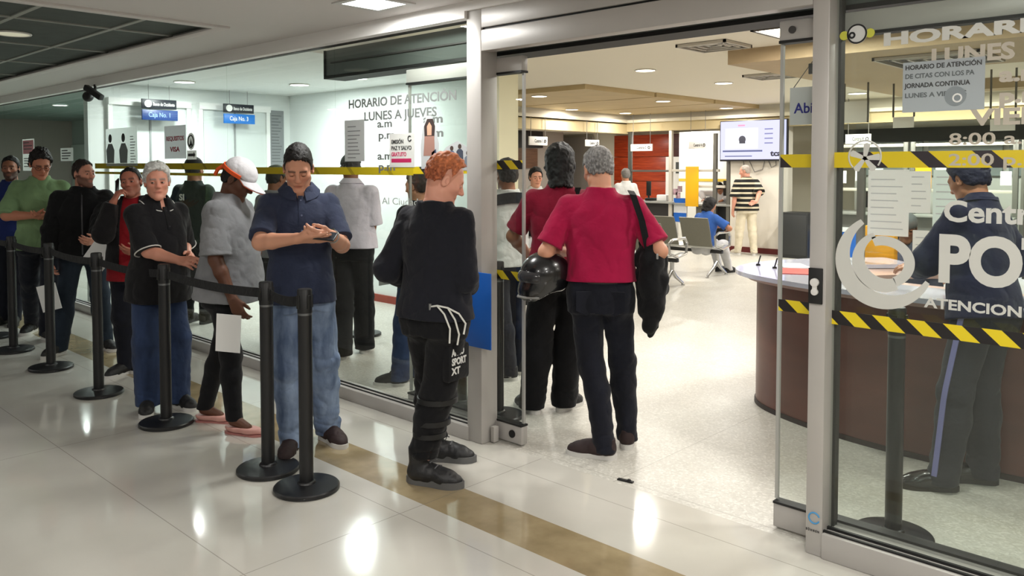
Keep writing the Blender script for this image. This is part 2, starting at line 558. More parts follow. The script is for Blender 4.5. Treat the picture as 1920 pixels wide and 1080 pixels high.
def hand(f, w, fd, pn, side, s, curl=0.5, thumb=0.6, spread=1.0, k=0.006):
    """wrist w, finger direction fd, palm normal pn (out of the palm), side +1 right hand, -1 left"""
    fd = nrm(fd); pn = nrm(np.array(pn) - fd * (np.dot(pn, fd)))
    th = -side * np.cross(fd, pn) * -1.0        # towards the thumb
    tips = []
    base = [0.030, 0.010, -0.011, -0.030]
    kn = [0.088, 0.092, 0.087, 0.077]
    ln = [(0.040, 0.026, 0.020), (0.044, 0.029, 0.021), (0.041, 0.027, 0.020), (0.032, 0.021, 0.018)]
    cm = [0.9, 1.0, 1.08, 1.15]
    for i in range(4):
        b0 = w + s * (th * base[i] * 0.55 + fd * 0.012)
        b1 = w + s * (th * base[i] + fd * kn[i])
        f.cone(b0, b1, 0.0165 * s, 0.0125 * s, 0.012)
        ang = 0.0; p = b1
        dirx = nrm(fd + th * (base[i] * 2.2 * spread))
        for j in range(3):
            ang += curl * cm[i] * (0.75, 0.95, 0.6)[j]
            dd = dirx * math.cos(ang) + pn * math.sin(ang)
            q = p + s * ln[i][j] * dd
            f.cone(p, q, (0.0100, 0.0090, 0.0080)[j] * s, (0.0090, 0.0080, 0.0066)[j] * s, k)
            p = q
        tips.append(p)
    t0 = w + s * (th * 0.018 + fd * 0.022 + pn * 0.004)
    t1 = w + s * (th * 0.042 + fd * 0.052 + pn * 0.014)
    d1 = nrm(fd * (0.9) + th * (0.55 - 0.7 * thumb) + pn * (0.25 + 0.5 * thumb))
    t2 = t1 + s * 0.034 * d1
    t3 = t2 + s * 0.026 * nrm(d1 + pn * 0.3 * thumb - th * 0.25 * thumb)
    f.cone(t0, t1, 0.0175 * s, 0.0125 * s, 0.010); f.cone(t1, t2, 0.0118 * s, 0.0102 * s, k); f.cone(t2, t3, 0.0102 * s, 0.0078 * s, k)
    return dict(tips=tips, thumb=t3, palm=w + s * (fd * 0.055 + pn * 0.018), th=th, fd=fd, pn=pn)

# hair line: lowest z kept for a given y (head space, y forward)
HAIRLINE = dict(
    short=([-.12, -.09, -.055, -.030, -.018, -.004, .008, .018, .030, .042, .056, .072, .100], [-.046, -.056, -.054, -.036, .024, .032, .016, -.004, .030, .058, .072, .090, .094]),
    bald=([-.12, -.09, -.055, -.030, -.018, .0, .010, .022, .04, .06, .08, .11], [-.045, -.055, -.055, -.040, .024, .030, .012, -.005, .10, .2, .2, .2]),
    long=([-.12, -.09, -.055, -.03, -.018, .0, .020, .034, .05, .07, .09, .11], [-.19, -.20, -.20, -.19, -.18, -.17, -.15, .0, .045, .065, .072, .078]))

def person(label, loc, face, H=1.70, skin='tan', head=(0, 0, 0), lean=0, twist=0, side=0, wide=1.0, belly=0.0, vox=0.006,
           arms=None, feet=None, knee=0.0, pelvis=(0, 0, 0), top=None, bottom=None, shoes=None, hair=None, cap=None, beard=0.0,
           glasses=False, eyes=0.45, gaze=(0, 0), brow=None, sit=False, mask=None, extra=None, neck=0.0, hipw=1.0):
    s = H / 1.72
    me_seed = (abs(hash(label)) % 1000) * 0 + (sum(map(ord, label)) % 97) * 0.37
    skc = np.array(lin(SKIN[skin] if isinstance(skin, str) else skin))
    # ---------- skeleton (person space: x right, y forward)
    pel = V(pelvis[0], pelvis[1], 0.95 * s + pelvis[2])
    T = Rz(twist) @ Ry(side) @ Rx(-lean)
    up = lambda x, y, z: pel + T @ (s * (np.array([x, y, z]) - V(0, 0, 0.95)))
    O = pel - T @ V(0, 0, 0.95 * s)                         # torso frame origin (neutral ground)
    Rh = Rz(head[0]) @ Rx(head[1]) @ Ry(head[2])
    piv = up(0, -0.012, 1.535)
    hc = piv + Rh @ (s * V(0, 0.018 + neck, 0.062))
    hs = s * 1.0
    hp = lambda x, y, z: hc + Rh @ (hs * np.array([x, y, z]))
    sh = {1: up(0.168 * wide, -0.012, 1.378), -1: up(-0.168 * wide, -0.012, 1.378)}
    A = {}
    for sd, nm in ((1, 'R'), (-1, 'L')):
        q = (arms or {}).get(nm, {})
        wt = q.get('w'); 
        wt = sh[sd] + s * V(sd * 0.055, 0.06, -0.518) if wt is None else V(*wt)
        el, wr = ik(sh[sd], wt, 0.285 * s, 0.255 * s, q.get('hint', (sd * 0.6, -0.8, -0.3)))
        fd = q.get('fd'); fd = nrm(wr - el) if fd is None else nrm(fd)
        pn = q.get('pn', (-sd, 0.1, 0.0))
        A[sd] = dict(el=el, wr=wr, fd=fd, pn=pn, curl=q.get('curl', 0.42), thumb=q.get('thumb', 0.4), q=q)
    L = {}
    feet = feet or {}
    for sd, nm in ((1, 'R'), (-1, 'L')):
        fx, fy, fa = feet.get(nm, (sd * 0.10, 0.0, -sd * 6))[:3]
        fz = feet.get(nm, (0, 0, 0))[3] if len(feet.get(nm, ())) > 3 else 0.0
        pitch = feet.get(nm, (0,) * 5)[4] if len(feet.get(nm, ())) > 4 else 0.0
        hip = pel + Rz(twist * 0.3) @ V(sd * 0.088 * s * hipw, 0.0, -0.05 * s)
        RF = Rz(fa) @ Rx(pitch)
        ank = V(fx, fy, fz) + RF @ (s * V(0, 0, 0.085))
        kdir = nrm(RF @ V(0, 1, 0) + V(0, 0.4, 0))
        kn, an = ik(hip, ank, 0.412 * s, 0.408 * s, kdir)
        L[sd] = dict(hip=hip, kn=kn, an=ank, RF=RF, f=V(fx, fy, fz))
    root = empty('person', (loc[0], loc[1], loc[2] if len(loc) > 2 else 0.0), face - 90, label, 'person')
    pts = [hp(0, 0, .16), hp(0, .16, 0), hp(0, -.16, 0), pel] + list(sh.values()) + [A[i]['el'] for i in A] + [A[i]['wr'] + 0.2 * s * A[i]['fd'] for i in A] + [A[i]['wr'] for i in A] \
        + [L[i][j] for i in L for j in ('hip', 'kn', 'an')] + [L[i]['f'] + L[i]['RF'] @ V(0, .25, 0) for i in L]
    pts = np.array(pts); lo = pts.min(0) - 0.20 * s; hi = pts.max(0) + 0.14 * s
    lo[2] = max(lo[2], -0.01)
    # ---------- body
    f = Field(lo, hi, vox)
    tp = [(0.86, 0, 0, .15, .10), (0.95, 0, 0, .155, .105), (1.08, 0, 0.01 * belly, .135, .095), (1.25, 0, 0, .155, .105), (1.36, 0, -.005, .15, .095), (1.43, 0, -.01, .10, .07), (1.47, 0, -.01, .05, .05)]
    tp = [(z * s, cx * s, cy * s, rx * s * wide, ry * s) for z, cx, cy, rx, ry in tp]
    f.loft(T, O, tp)
    f.cone(up(0, -.022, 1.42), hp(0, -.028, -.035), .060 * s, .054 * s, .03)
    for sd in (1, -1):
        a = A[sd]
        f.cone(up(sd * .05, -.015, 1.395), up(sd * .15 * wide, -.012, 1.36), .036 * s, .040 * s, .03)
        f.cone(sh[sd] * .9 + a['el'] * .1, a['el'], .043 * s, .041 * s, .02)
        m = a['el'] * 0.68 + a['wr'] * 0.32
        f.cone(a['el'], m, .041 * s, .042 * s, .02); f.cone(m, a['wr'], .042 * s, .0275 * s, .012)
        f.cone(a['wr'], a['wr'] + .012 * s * a['fd'], .0275 * s, .0225 * s, .012)
        a['hand'] = hand(f, a['wr'], a['fd'], a['pn'], sd, s, a['curl'], a['thumb'], k=min(0.006, vox))
        l = L[sd]
        f.cone(l['hip'], l['kn'], .075 * s, .05 * s, .03); f.cone(l['kn'], l['an'], .052 * s, .034 * s, .02)
        f.cone(l['an'], l['f'] + l['RF'] @ (s * V(0, .10, .045)), .036 * s, .025 * s, .02)
    # head
    E = lambda c, r, k=.015, op='u': f.ell(hp(*c), hs * np.array(r), Rh, k, op)
    Cn = lambda a, b, ra, rb, k=.012, op='u': f.cone(hp(*a), hp(*b), ra * hs, rb * hs, k, op)
    E((0, -.012, .036), (.0745, .096, .085), .02)
    E((0, .028, -.030), (.0575, .064, .086), .03)
    for sd in (1, -1):
        Cn((sd * .045, .004, -.058), (sd * .014, .070, -.100), .021, .017, .022)
        E((sd * .042, .052, -.018), (.022, .027, .018), .025)
        E((sd * .0765, -.006, -.004), (.010, .021, .032), .006)
        E((sd * .0805, .000, -.002), (.006, .010, .016), .004, 's')
    Cn((-.034, .074, .024), (.034, .074, .024), .0165, .0165, .015)
    E((0, .079, -.100), (.022, .020, .020), .02)
    for sd in (1, -1):
        E((sd * .031, .099, .002), (.018, .017, .0105), .014, 's')
    Cn((0, .090, .012), (0, .111, -.024), .0085, .0125, .010)
    for sd in (1, -1): E((sd * .012, .101, -.029), (.0095, .011, .0085), .006)
    Cn((-.0205, .0815, -.0582), (.0205, .0815, -.0582), .0070, .0070, .008); Cn((-.008, .0865, -.0582), (.008, .0865, -.0582), .0072, .0072, .006)
    Cn((-.015, .0835, -.0710), (.015, .0835, -.0710), .0082, .0082, .008)
    Cn((-.027, .0915, -.0645), (0, .0960, -.0645), .0026, .0026, .003, 's'); Cn((.027, .0915, -.0645), (0, .0960, -.0645), .0026, .0026, .003, 's')
    vert, F = f.mesh(1)
    # colours laid on the skin mesh: lips, brows, beard, scalp shade
    q = (vert - hc) @ Rh / hs
    x, y, z = q[:, 0], q[:, 1], q[:, 2]
    col = np.tile(skc, (len(vert), 1))
    def mixc(w, c):
        w = np.clip(w, 0, 1)[:, None]; return col * (1 - w) + np.array(c)[None] * w
    hd = (np.abs(x) < .1) & (z > -.14) & (y > -.13) & (z < .14) & (y < .14)
    fr = hd & (y > .03)
    red = skc * np.array([1.02, .80, .78])
    col = mixc(fr * np.exp(-((np.abs(x) - .042) ** 2 / .0006 + (z + .028) ** 2 / .0006)) * .45, red)
    col = mixc(fr * np.exp(-(x ** 2 / .0002 + (z + .026) ** 2 / .0002)) * .5, red)
    lip = skc * np.array([.78, .50, .50])
    col = mixc(fr * (y > .07) * np.exp(-((x / .026) ** 4 + ((z + .0645) / (.0115 - .006 * (np.abs(x) / .026))) ** 4)) * .8, lip)
    col = mixc(fr * (y > .07) * np.exp(-((x / .027) ** 4 + ((z + .0645) / .0028) ** 2)) * .7, skc * .25)  # dark line paints the shade between the lips
    hc_ = np.array(lin(brow if brow else (hair or {}).get('rgb', (30, 24, 20))))
    bz = .026 - 6 * (np.abs(x) - .030) ** 2 * 1.2
    col = mixc(fr * (y > .045) * np.exp(-((z - bz) / .0060) ** 2) * (np.abs(x) > .011) * (np.abs(x) < .050) * .92, hc_)
    if beard > 0:
        bm_ = fr * np.clip((-.030 - z + .35 * (np.abs(x) - .03).clip(0)) / .015, 0, 1) * (1 - np.exp(-((x / .022) ** 4 + ((z + .064) / .010) ** 4)))
        bm_ = np.maximum(bm_, hd * (y > -.005) * (y <= .045) * (z < -.01) * (np.abs(x) > .045))
        col = mixc(bm_ * beard * (z > -.125), hc_ * .9 + skc * .1)
    if hair and hair.get('fade'):
        col = mixc(hd * np.clip((z - np.interp(y, *HAIRLINE['short']) + .012) / .012, 0, 1) * (y < .06) * hair['fade'], hc_)
    m_skin = attr_mat('skin', .48, .08, .12, 90)
    mats = [m_skin, plain('eye_white', (196, 184, 176), .35), plain('iris', (48, 30, 20), .2), plain('pupil', (8, 8, 8), .2)]
    allV, allF, allC, allM = [vert], [F], [col], [np.zeros(len(F), int)]
    base = len(vert)
    gz = nrm(Rz(-gaze[0]) @ Rx(gaze[1]) @ V(0, 1, 0))
    for sd in (1, -1):
        c = V(sd * .0310, .0775, .003); r = .0116
        ns, nr = 16, 14
        vs = []
        for i in range(nr + 1):
            th = math.pi * i / nr
            for j in range(ns):
                ph = 2 * math.pi * j / ns
                vs.append((math.sin(th) * math.cos(ph), math.cos(th), math.sin(th) * math.sin(ph)))
        vs = np.array(vs)
        # orient pole to gaze
        R3 = np.stack([nrm(np.cross(gz, [0, 0, 1])), gz, np.cross(nrm(np.cross(gz, [0, 0, 1])), gz)], 1)
        vv = vs @ R3.T
        ff, mm = [], []
        for i in range(nr):
            for j in range(ns):
                ff.append((i * ns + j, i * ns + (j + 1) % ns, (i + 1) * ns + (j + 1) % ns, (i + 1) * ns + j))
                th = math.pi * (i + .5) / nr
                mm.append(3 if th < .34 else (2 if th < .68 else 1))
        allV.append(np.array([hp(*(c + r * p)) for p in vv])); allF.append(np.array(ff) + base); allC.append(np.tile(skc, (len(vv), 1))); allM.append(np.array(mm)); base += len(vv)
        # lids: a shell over the upper (and a little of the lower) eyeball
        ns, nr = 14, 6
        for lo_, hi_ in ((math.radians(44 - 62 * (1 - eyes)), math.radians(125)), (math.radians(-80), math.radians(-26))):
            vv = []; rr = r * 1.10
            for sh_ in (rr, rr * 1.12):
                for i in range(nr + 1):
                    el = lo_ + (hi_ - lo_) * i / nr
                    for j in range(ns + 1):
                        az = -1.25 + 2.5 * j / ns
                        vv.append(c + sh_ * V(math.sin(az), math.cos(az) * math.cos(el), math.cos(az) * math.sin(el)))
            ff = []
            for b in (0, (nr + 1) * (ns + 1)):
                for i in range(nr):
                    for j in range(ns):
                        k0 = b + i * (ns + 1) + j
                        ff.append((k0, k0 + 1, k0 + ns + 2, k0 + ns + 1))
            for j in range(ns):
                k0 = j; k1 = (nr + 1) * (ns + 1) + j
                ff.append((k0, k0 + 1, k1 + 1, k1))
            cc = np.tile(skc * .93, (len(vv), 1))
            allV.append(np.array([hp(*p) for p in vv])); allF.append(np.array(ff) + base); allC.append(cc); allM.append(np.zeros(len(ff), int)); base += len(vv)
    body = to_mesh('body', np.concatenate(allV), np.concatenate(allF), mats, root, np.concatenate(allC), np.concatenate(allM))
    ctx = dict(root=root, up=up, hp=hp, Rh=Rh, hc=hc, hs=hs, A=A, L=L, sh=sh, pel=pel, T=T, O=O, s=s, lo=lo, hi=hi, vox=vox, seed=me_seed, wide=wide, belly=belly)
    if top: make_top(ctx, **top)
    if bottom: make_bottom(ctx, **bottom)
    if shoes: make_shoes(ctx, **shoes)
    if hair and not hair.get('none'): make_hair(ctx, **{k: v for k, v in hair.items() if k not in ('fade', 'none')})
    if cap: make_cap(ctx, **cap)
    if glasses: make_glasses(ctx)
    if mask: make_mask(ctx, mask)
    return ctx

def torso_profile(c, ease, hem, flare=0.0, neckr=.060, neckz=1.485):
    w, b, s = c['wide'], c['belly'], c['s']
    P = [(hem - .02, 0, .02 * b, .184 + flare, .134 + flare + .045 * b), (.95, 0, .03 * b, .177 + flare * .6, .128 + flare * .5 + .060 * b), (1.08, 0, .035 * b, .156, .112 + .060 * b), (1.20, 0, .02 * b, .168, .118 + .03 * b),
         (1.30, 0, 0, .172, .118), (1.36, 0, -.006, .160, .104), (1.405, 0, -.012, .118, .084), (1.440, 0, -.016, neckr + .020, .068), (neckz, 0, -.018, neckr, neckr + .004)]
    P.sort()
    return [(z * s, cx * s, cy * s, (rx * w if z < 1.42 else rx) * s + ease, ry * s + ease) for z, cx, cy, rx, ry in P]

def make_top(c, mat, sleeve='short', hem=.86, ease=.010, amp=.006, flare=0.0, name='shirt', loose=1.0, collar=None, collar_mat=None, trim=None, placket=None, neckz=1.485, hood=None, zip_mat=None, cuff_at=None, open_front=None, tuck=False, neckr=.060):
    s, up, A, sh = c['s'], c['up'], c['A'], c['sh']
    f = Field(c['lo'], c['hi'], max(c['vox'], .0055))
    f.loft(c['T'], c['O'], torso_profile(c, ease, hem, flare, neckr, neckz))
    tq = lambda x, y, z: c['O'] + c['T'] @ (s * V(x, y, z))
    if collar and sleeve == 'short':
        f.ell(tq(0, .105, 1.455), s * V(.030, .070, .062), c['T'], .01, 's')
    elif not hood:
        f.ell(tq(0, .075, 1.505), s * V(.085, .085, .045), c['T'] @ Rx(-14), .012, 's')
    f.near(folds(amp, c['seed']), 3)
    n = c['T'] @ V(0, 0, -1)
    zc = c['O'] + c['T'] @ V(0, 0, hem * s)
    f.cut(n, float(n @ zc))
    g = Field.__new__(Field); g.h, g.lo, g.n, g.ax = f.h, f.lo, f.n, f.ax
    g.d = np.full(f.d.shape, 1.0, np.float32)
    for sd in (1, -1):
        a = A[sd]
        S, El, W = sh[sd], a['el'], a['wr']
        q = Field.__new__(Field); q.h, q.lo, q.n, q.ax = f.h, f.lo, f.n, f.ax
        q.d = np.full(f.d.shape, 1.0, np.float32)
        q.cone(up(sd * .05, -.018, 1.405), up(sd * .150 * c['wide'], -.014, 1.378), .046 * s, .050 * s + ease * .6, .05)
        if sleeve == 'short':
            e = S + (El - S) * (0.80 if cuff_at is None else cuff_at)
            d0 = nrm(e - S)
            q.cone(S, e + d0 * .03, .051 * s + ease * .65, (.057 * s + ease * 1.3) * loose, .04)
        else:
            e = El + (W - El) * (.97 if cuff_at is None else cuff_at)
            d0 = nrm(e - El)
            q.cone(S, El, .051 * s + ease * .65, (.046 * s + ease) * loose, .04); q.cone(El, e + d0 * .03, (.046 * s + ease) * loose, (.034 * s + ease * .7) * loose, .02)
        a['cuff'] = e
        q.near(folds(amp * .8, c['seed'] + sd, 15, 15), 3)
        if sleeve == 'short':
            q.cut(d0, float(d0 @ e))
        else:
            b_ = q._blk(e, e, .14 * s)
            sl, X, Y, Z = b_
            pl = (X - e[0]) * d0[0] + (Y - e[1]) * d0[1] + (Z - e[2]) * d0[2]
            q.d[sl] = np.where(pl > -.04, np.maximum(q.d[sl], pl), q.d[sl])
        g.d = np.minimum(g.d, q.d)
    k_ = .035
    hh = np.maximum(k_ - np.abs(f.d - g.d), 0) / k_
    # blend only near the shoulders, so that a forearm does not melt into the trunk
    X, Y, Z = f.ax[0][:, None, None], f.ax[1][None, :, None], f.ax[2][None, None, :]
    w_ = np.zeros(f.d.shape, np.float32)
    for sd in (1, -1):
        dd = np.sqrt((X - sh[sd][0]) ** 2 + (Y - sh[sd][1]) ** 2 + (Z - sh[sd][2]) ** 2)
        w_ = np.maximum(w_, np.clip(1.6 - dd / (.13 * s), 0, 1))
    f.d = np.minimum(f.d, g.d) - hh * hh * (k_ * .25) * w_
    if open_front:                                   # an unzipped front, showing what is under it
        w0 = open_front * s
        q = f._blk(up(-.3, 0, .8), up(.3, .4, 1.5), .1)
        sl, X, Y, Z = q
        Ti = c['T']
        px, py_, pz = X - c['O'][0], Y - c['O'][1], Z - c['O'][2]
        lx = px * Ti[0, 0] + py_ * Ti[1, 0] + pz * Ti[2, 0]; ly = px * Ti[0, 1] + py_ * Ti[1, 1] + pz * Ti[2, 1]
        f.d[sl] = np.where(ly > .03, np.maximum(f.d[sl], w0 - np.abs(lx)), f.d[sl])
    vert, F = f.mesh(1)
    o = to_mesh(name, vert, F, mat, c['root'])
    c['top'] = o
    T, O = c['T'], c['O']
    tp = lambda x, y, z: O + T @ (s * V(x, y, z))
    if collar:
        cm = collar_mat or mat
        mb = MB(); rings = []
        N = 28
        for i in range(N + 1):
            th = math.radians(90 + 14) + (2 * math.pi - math.radians(28)) * i / N
            fx = .071 * math.cos(th); fy = .069 * math.sin(th) - .016
            front = max(0, math.sin(th))
            zt = 1.506 - .040 * front; zb = 1.466 - .066 * front
            wo = 1.0
            p = [tp(fx * .92, fy * .92 + .004, zt), tp(fx * 1.04, fy * 1.04, zt + .003), tp(fx * (1.62 + .1 * front), (fy + .016) * (1.42 + .30 * front) - .016, zb), tp(fx * 1.40, (fy + .016) * 1.30 - .016, zb - .006)]
            rings.append(p)
        mb.ring_tube(rings)
        mb.build('collar', cm, c['root'], 60)
        if trim:
            mb = MB()
            mb.tube([r[2] for r in rings], .0035 * s, 6); mb.build('collar_trim', trim, c['root'])
    if trim:
        for sd in (1, -1):
            a = A[sd]
            if sleeve == 'short':
                d = nrm(a['cuff'] - sh[sd]); u = nrm(np.cross(d, [0.3, 0.1, 1])); w = np.cross(d, u)
                R0 = (.057 * s + ease * 1.3) * loose + .004
                mb = MB(); mb.tube([a['cuff'] - d * .004 + R0 * (math.cos(t) * u + math.sin(t) * w) for t in np.linspace(0, 2 * math.pi, 25)[:-1]], .0045 * s, 6, closed=True)
                mb.build('sleeve_trim', trim, c['root'])
    pr = torso_profile(c, ease, hem, flare, neckr, neckz)
    zz = [p[0] for p in pr]
    fy = lambda z: np.interp(z * s, zz, [p[2] + p[4] for p in pr])
    if placket:
        mb = MB()
        zs = np.linspace(1.43, placket.get('to', 1.25), 8)
        mb.ring_tube([[O + T @ V(x * s, fy(z) + dy, z * s) for x, dy in ((-.014, -.004), (.014, -.004), (.014, .004), (-.014, .004))] for z in zs])
        pl = mb.build('placket', placket['mat'], c['root'])
        mb = MB()
        for z in np.linspace(1.405, placket.get('to', 1.25) + .02, placket.get('n', 3)):
            mb.lathe([(.0001, -.002), (.0055, -.002), (.0055, .0015), (.0001, .002)], O + T @ V(0, fy(z) + .005, z * s), 12, T @ Rx(-90))
        mb.build('buttons', placket.get('btn', plain('button_dark', (40, 40, 46), .4)), pl)
    if zip_mat:
        mb = MB()
        zs = np.linspace(1.43, hem + .02, 16)
        mb.ring_tube([[O + T @ V(x * s, fy(z) + dy, z * s) for x, dy in ((-.006, -.006), (.006, -.006), (.006, .005), (-.006, .005))] for z in zs])
        mb.build('zip', zip_mat, c['root'])
    if hood:
        g = Field(c['lo'], c['hi'], max(c['vox'], .007))
        g.cone(tp(-.075, -.035, 1.455), tp(0, -.115, 1.425), .028 * s, .040 * s, .02)
        g.cone(tp(.075, -.035, 1.455), tp(0, -.115, 1.425), .028 * s, .040 * s, .02)
        g.cone(tp(-.075, -.035, 1.455), tp(-.05, .062, 1.425), .026 * s, .02 * s, .02)
        g.cone(tp(.075, -.035, 1.455), tp(.05, .062, 1.425), .026 * s, .02 * s, .02)
        g.cone(tp(-.03, -.11, 1.40), tp(.03, -.11, 1.40), .04 * s, .04 * s, .03)
        g.near(folds(.005, c['seed'] + 2), 3)
        v2, F2 = g.mesh(1)
        to_mesh('hood', v2, F2, mat, c['root'])
    return o

def make_bottom(c, mat, ease=.010, amp=.006, waist=1.0, hem=.035, cuff=.050, name='trousers', slim=1.0, kneer=None, belt=None, bunch=1.0):
    s, L, pel = c['s'], c['L'], c['pel']
    f = Field(c['lo'], c['hi'], max(c['vox'], .0055))
    w, b = c['wide'], c['belly']
    o = V(pel[0], pel[1], 0) + V(0, 0, pel[2] - .95 * s)
    kb = max(0, (0.90 * s - pel[2]) * 0)
    f.loft(np.eye(3), o, [(z * s, 0, cy * s, rx * s * w + ease, ry * s + ease + .02 * b * s) for z, cy, rx, ry in ((.80, -.01, .150, .110), (.87, -.012, .158, .116), (.94, -.008, .154, .110), (waist + .01, 0, .150, .108))], 2.2, .04)
    for sd in (1, -1):
        l = L[sd]
        kr = .062 * s * slim + ease if kneer is None else kneer * s
        f.cone(l['hip'] + V(0, 0, -.01), l['kn'], .080 * s * (.5 + .5 * slim) + ease, kr, .035)
        f.cone(l['hip'] + V(0, -.035 * s, .0), l['hip'] + V(0, -.03 * s, -.06 * s), .085 * s, .075 * s, .04)
        end = l['an'] + (l['an'] - l['kn']) * .10
        cr = cuff * s * slim + ease * .6
        mid = l['kn'] + (l['an'] - l['kn']) * .32 - c['T'][:, 1] * 0 + (l['RF'] @ V(0, -.010 * s, 0))
        f.cone(l['kn'], mid, kr, (kr * .55 + cr * .5), .03); f.cone(mid, end, (kr * .55 + cr * .5), cr, .03)
    fo = folds(amp * .8, c['seed'] + 11, 9, 10); fo2 = folds(amp * .8, c['seed'] + 5, 20, 7)
    def disp(P):
        z = P[:, 2]
        kn = np.exp(-((z - .48 * s) / .10) ** 2) * .8 + np.exp(-((z - .12 * s) / .12) ** 2) * 1.4 * bunch + np.exp(-((z - .80 * s) / .08) ** 2) * .5
        return fo(P) + fo2(P) * kn
    f.near(disp, 3)
    f.cut((0, 0, -1), -hem - L[1]['f'][2] * 0); f.cut((0, 0, 1), o[2] + waist * s)
    vert, F = f.mesh(1)
    ob = to_mesh(name, vert, F, mat, c['root'])
    c['bottom'] = ob
    if belt:
        mb = MB(); ring = []
        rx, ry = (.150 * w * s + ease + .006), (.108 * s + ease + .02 * b * s + .006)
        P = [o + V(rx * math.cos(t), ry * math.sin(t), waist * s - .018) for t in np.linspace(0, 2 * math.pi, 33)[:-1]]
        mb.ring_tube([[p + V(0, 0, -.018), p * V(1, 1, 1) + V(0, 0, .018), p + .006 * nrm(p - o - V(0, 0, p[2] - o[2])) + V(0, 0, .018), p + .006 * nrm(p - o - V(0, 0, p[2] - o[2])) + V(0, 0, -.018)] for p in P], closed=True)
        mb.build('belt', belt, c['root'])
    return ob

def make_shoes(c, mat, sole, boot=0.0, pointed=0.0, flat=False, lace=None, name='shoe', trim=None, size=1.0):
    s = c['s'] * size
    for sd in (1, -1):
        l = c['L'][sd]; R, o = l['RF'], l['f']
        P = lambda x, y, z: o + R @ (s * V(x, y, z))
        a = [P(0, -.09, 0), P(0, .25, 0), P(0, 0, .16 + boot)]
        lo = np.min(a, 0) - .08; hi = np.max(a, 0) + .08
        f = Field(lo, hi, max(.0045, c['vox'] * .75))
        fl = (R @ V(0, 0, 1), .80)
        f.cone(P(0, -.028, .050), P(0, .03, .052), .040 * s, .042 * s, .02)
        f.cone(P(0, .03, .050), P(sd * -.004, .135, .034), .042 * s, .040 * s, .03)
        f.cone(P(sd * -.004, .12, .036), P(sd * -.010, (.175 + pointed * .025), .026), .043 * s, (.034 - pointed * .012) * s, .03)
        f.cone(P(0, .0, .06), P(0, .085, .066), .034 * s, .026 * s, .03)
        if not flat:
            f.cone(P(0, -.016, .055), P(0, -.022 if boot == 0 else -.006, .100 + boot), (.040 if boot == 0 else .044) * s, (.043 if boot == 0 else .055) * s, .025)
        lo_z = P(0, 0, .014)
        n = R @ V(0, 0, -1)
        f.cut(n, float(n @ lo_z))
        n2 = R @ V(0, 0, 1)
        f.cut(n2, float(n2 @ P(0, 0, (.112 if not flat else .050) + boot)))
        if flat:     # open instep of a ballet flat
            f.ell(P(0, .035, .085), s * V(.034, .095, .042), R, .01, 's')
        if boot or amp_shoe(name): f.near(folds(.003, c['seed'] + sd, 25, 25), 3)
        v, F = f.mesh(1)
        sh = to_mesh(name, v, F, mat, c['root'])
        # sole: outlined slab
        out = []
        for t in np.linspace(0, 1, 15):
            y = -.074 + t * (.292 + pointed * .03)
            wd = np.interp(t, [0, .04, .12, .30, .45, .68, .82, .93, .98, 1], [.010, .026, .036, .037, .036, .046, .045, .030 - pointed * .012, .016 - pointed * .006, .004])
            ce = np.interp(t, [0, .4, .7, 1], [0, 0, -.004, -.012]) * sd
            out.append((y, ce, wd + (0.003 if not pointed else 0)))
        poly = [(ce + wd, y) for y, ce, wd in out] + [(ce - wd, y) for y, ce, wd in out[::-1]]
        hgt = .012 if flat else (.032 if boot else .026)
        mb = MB(); mb.prism([(x * s, y * s) for x, y in poly], P(0, 0, .0), R @ V(1, 0, 0), R @ V(0, 1, 0), R @ V(0, 0, hgt * s))
        mb.build('sole', sole, sh, 50)
        if trim and not boot:
            mb = MB()
            mb.tube([P(sd * .043, -.03, .030), P(sd * .046, .02, .052), P(sd * .046, .07, .040), P(sd * .048, .115, .030)], .006 * s, 6)
            mb.build('side_stripe', trim, sh)
        if lace:
            mb = MB()
            for i in range(5 if boot else 4):
                t = i / 4
                y, z = (.105 - .06 * t, .068 + .020 * t) if not boot else (.115 - .10 * t, .066 + .10 * t)
                mb.tube([P(-.026, y + .006, z - .004), P(0, y, z + .008), P(.026, y - .006, z - .004)], .0032 * s, 6)
            mb.build('laces', lace, sh)

def amp_shoe(n):
    return n in ('shoe', 'sneaker')

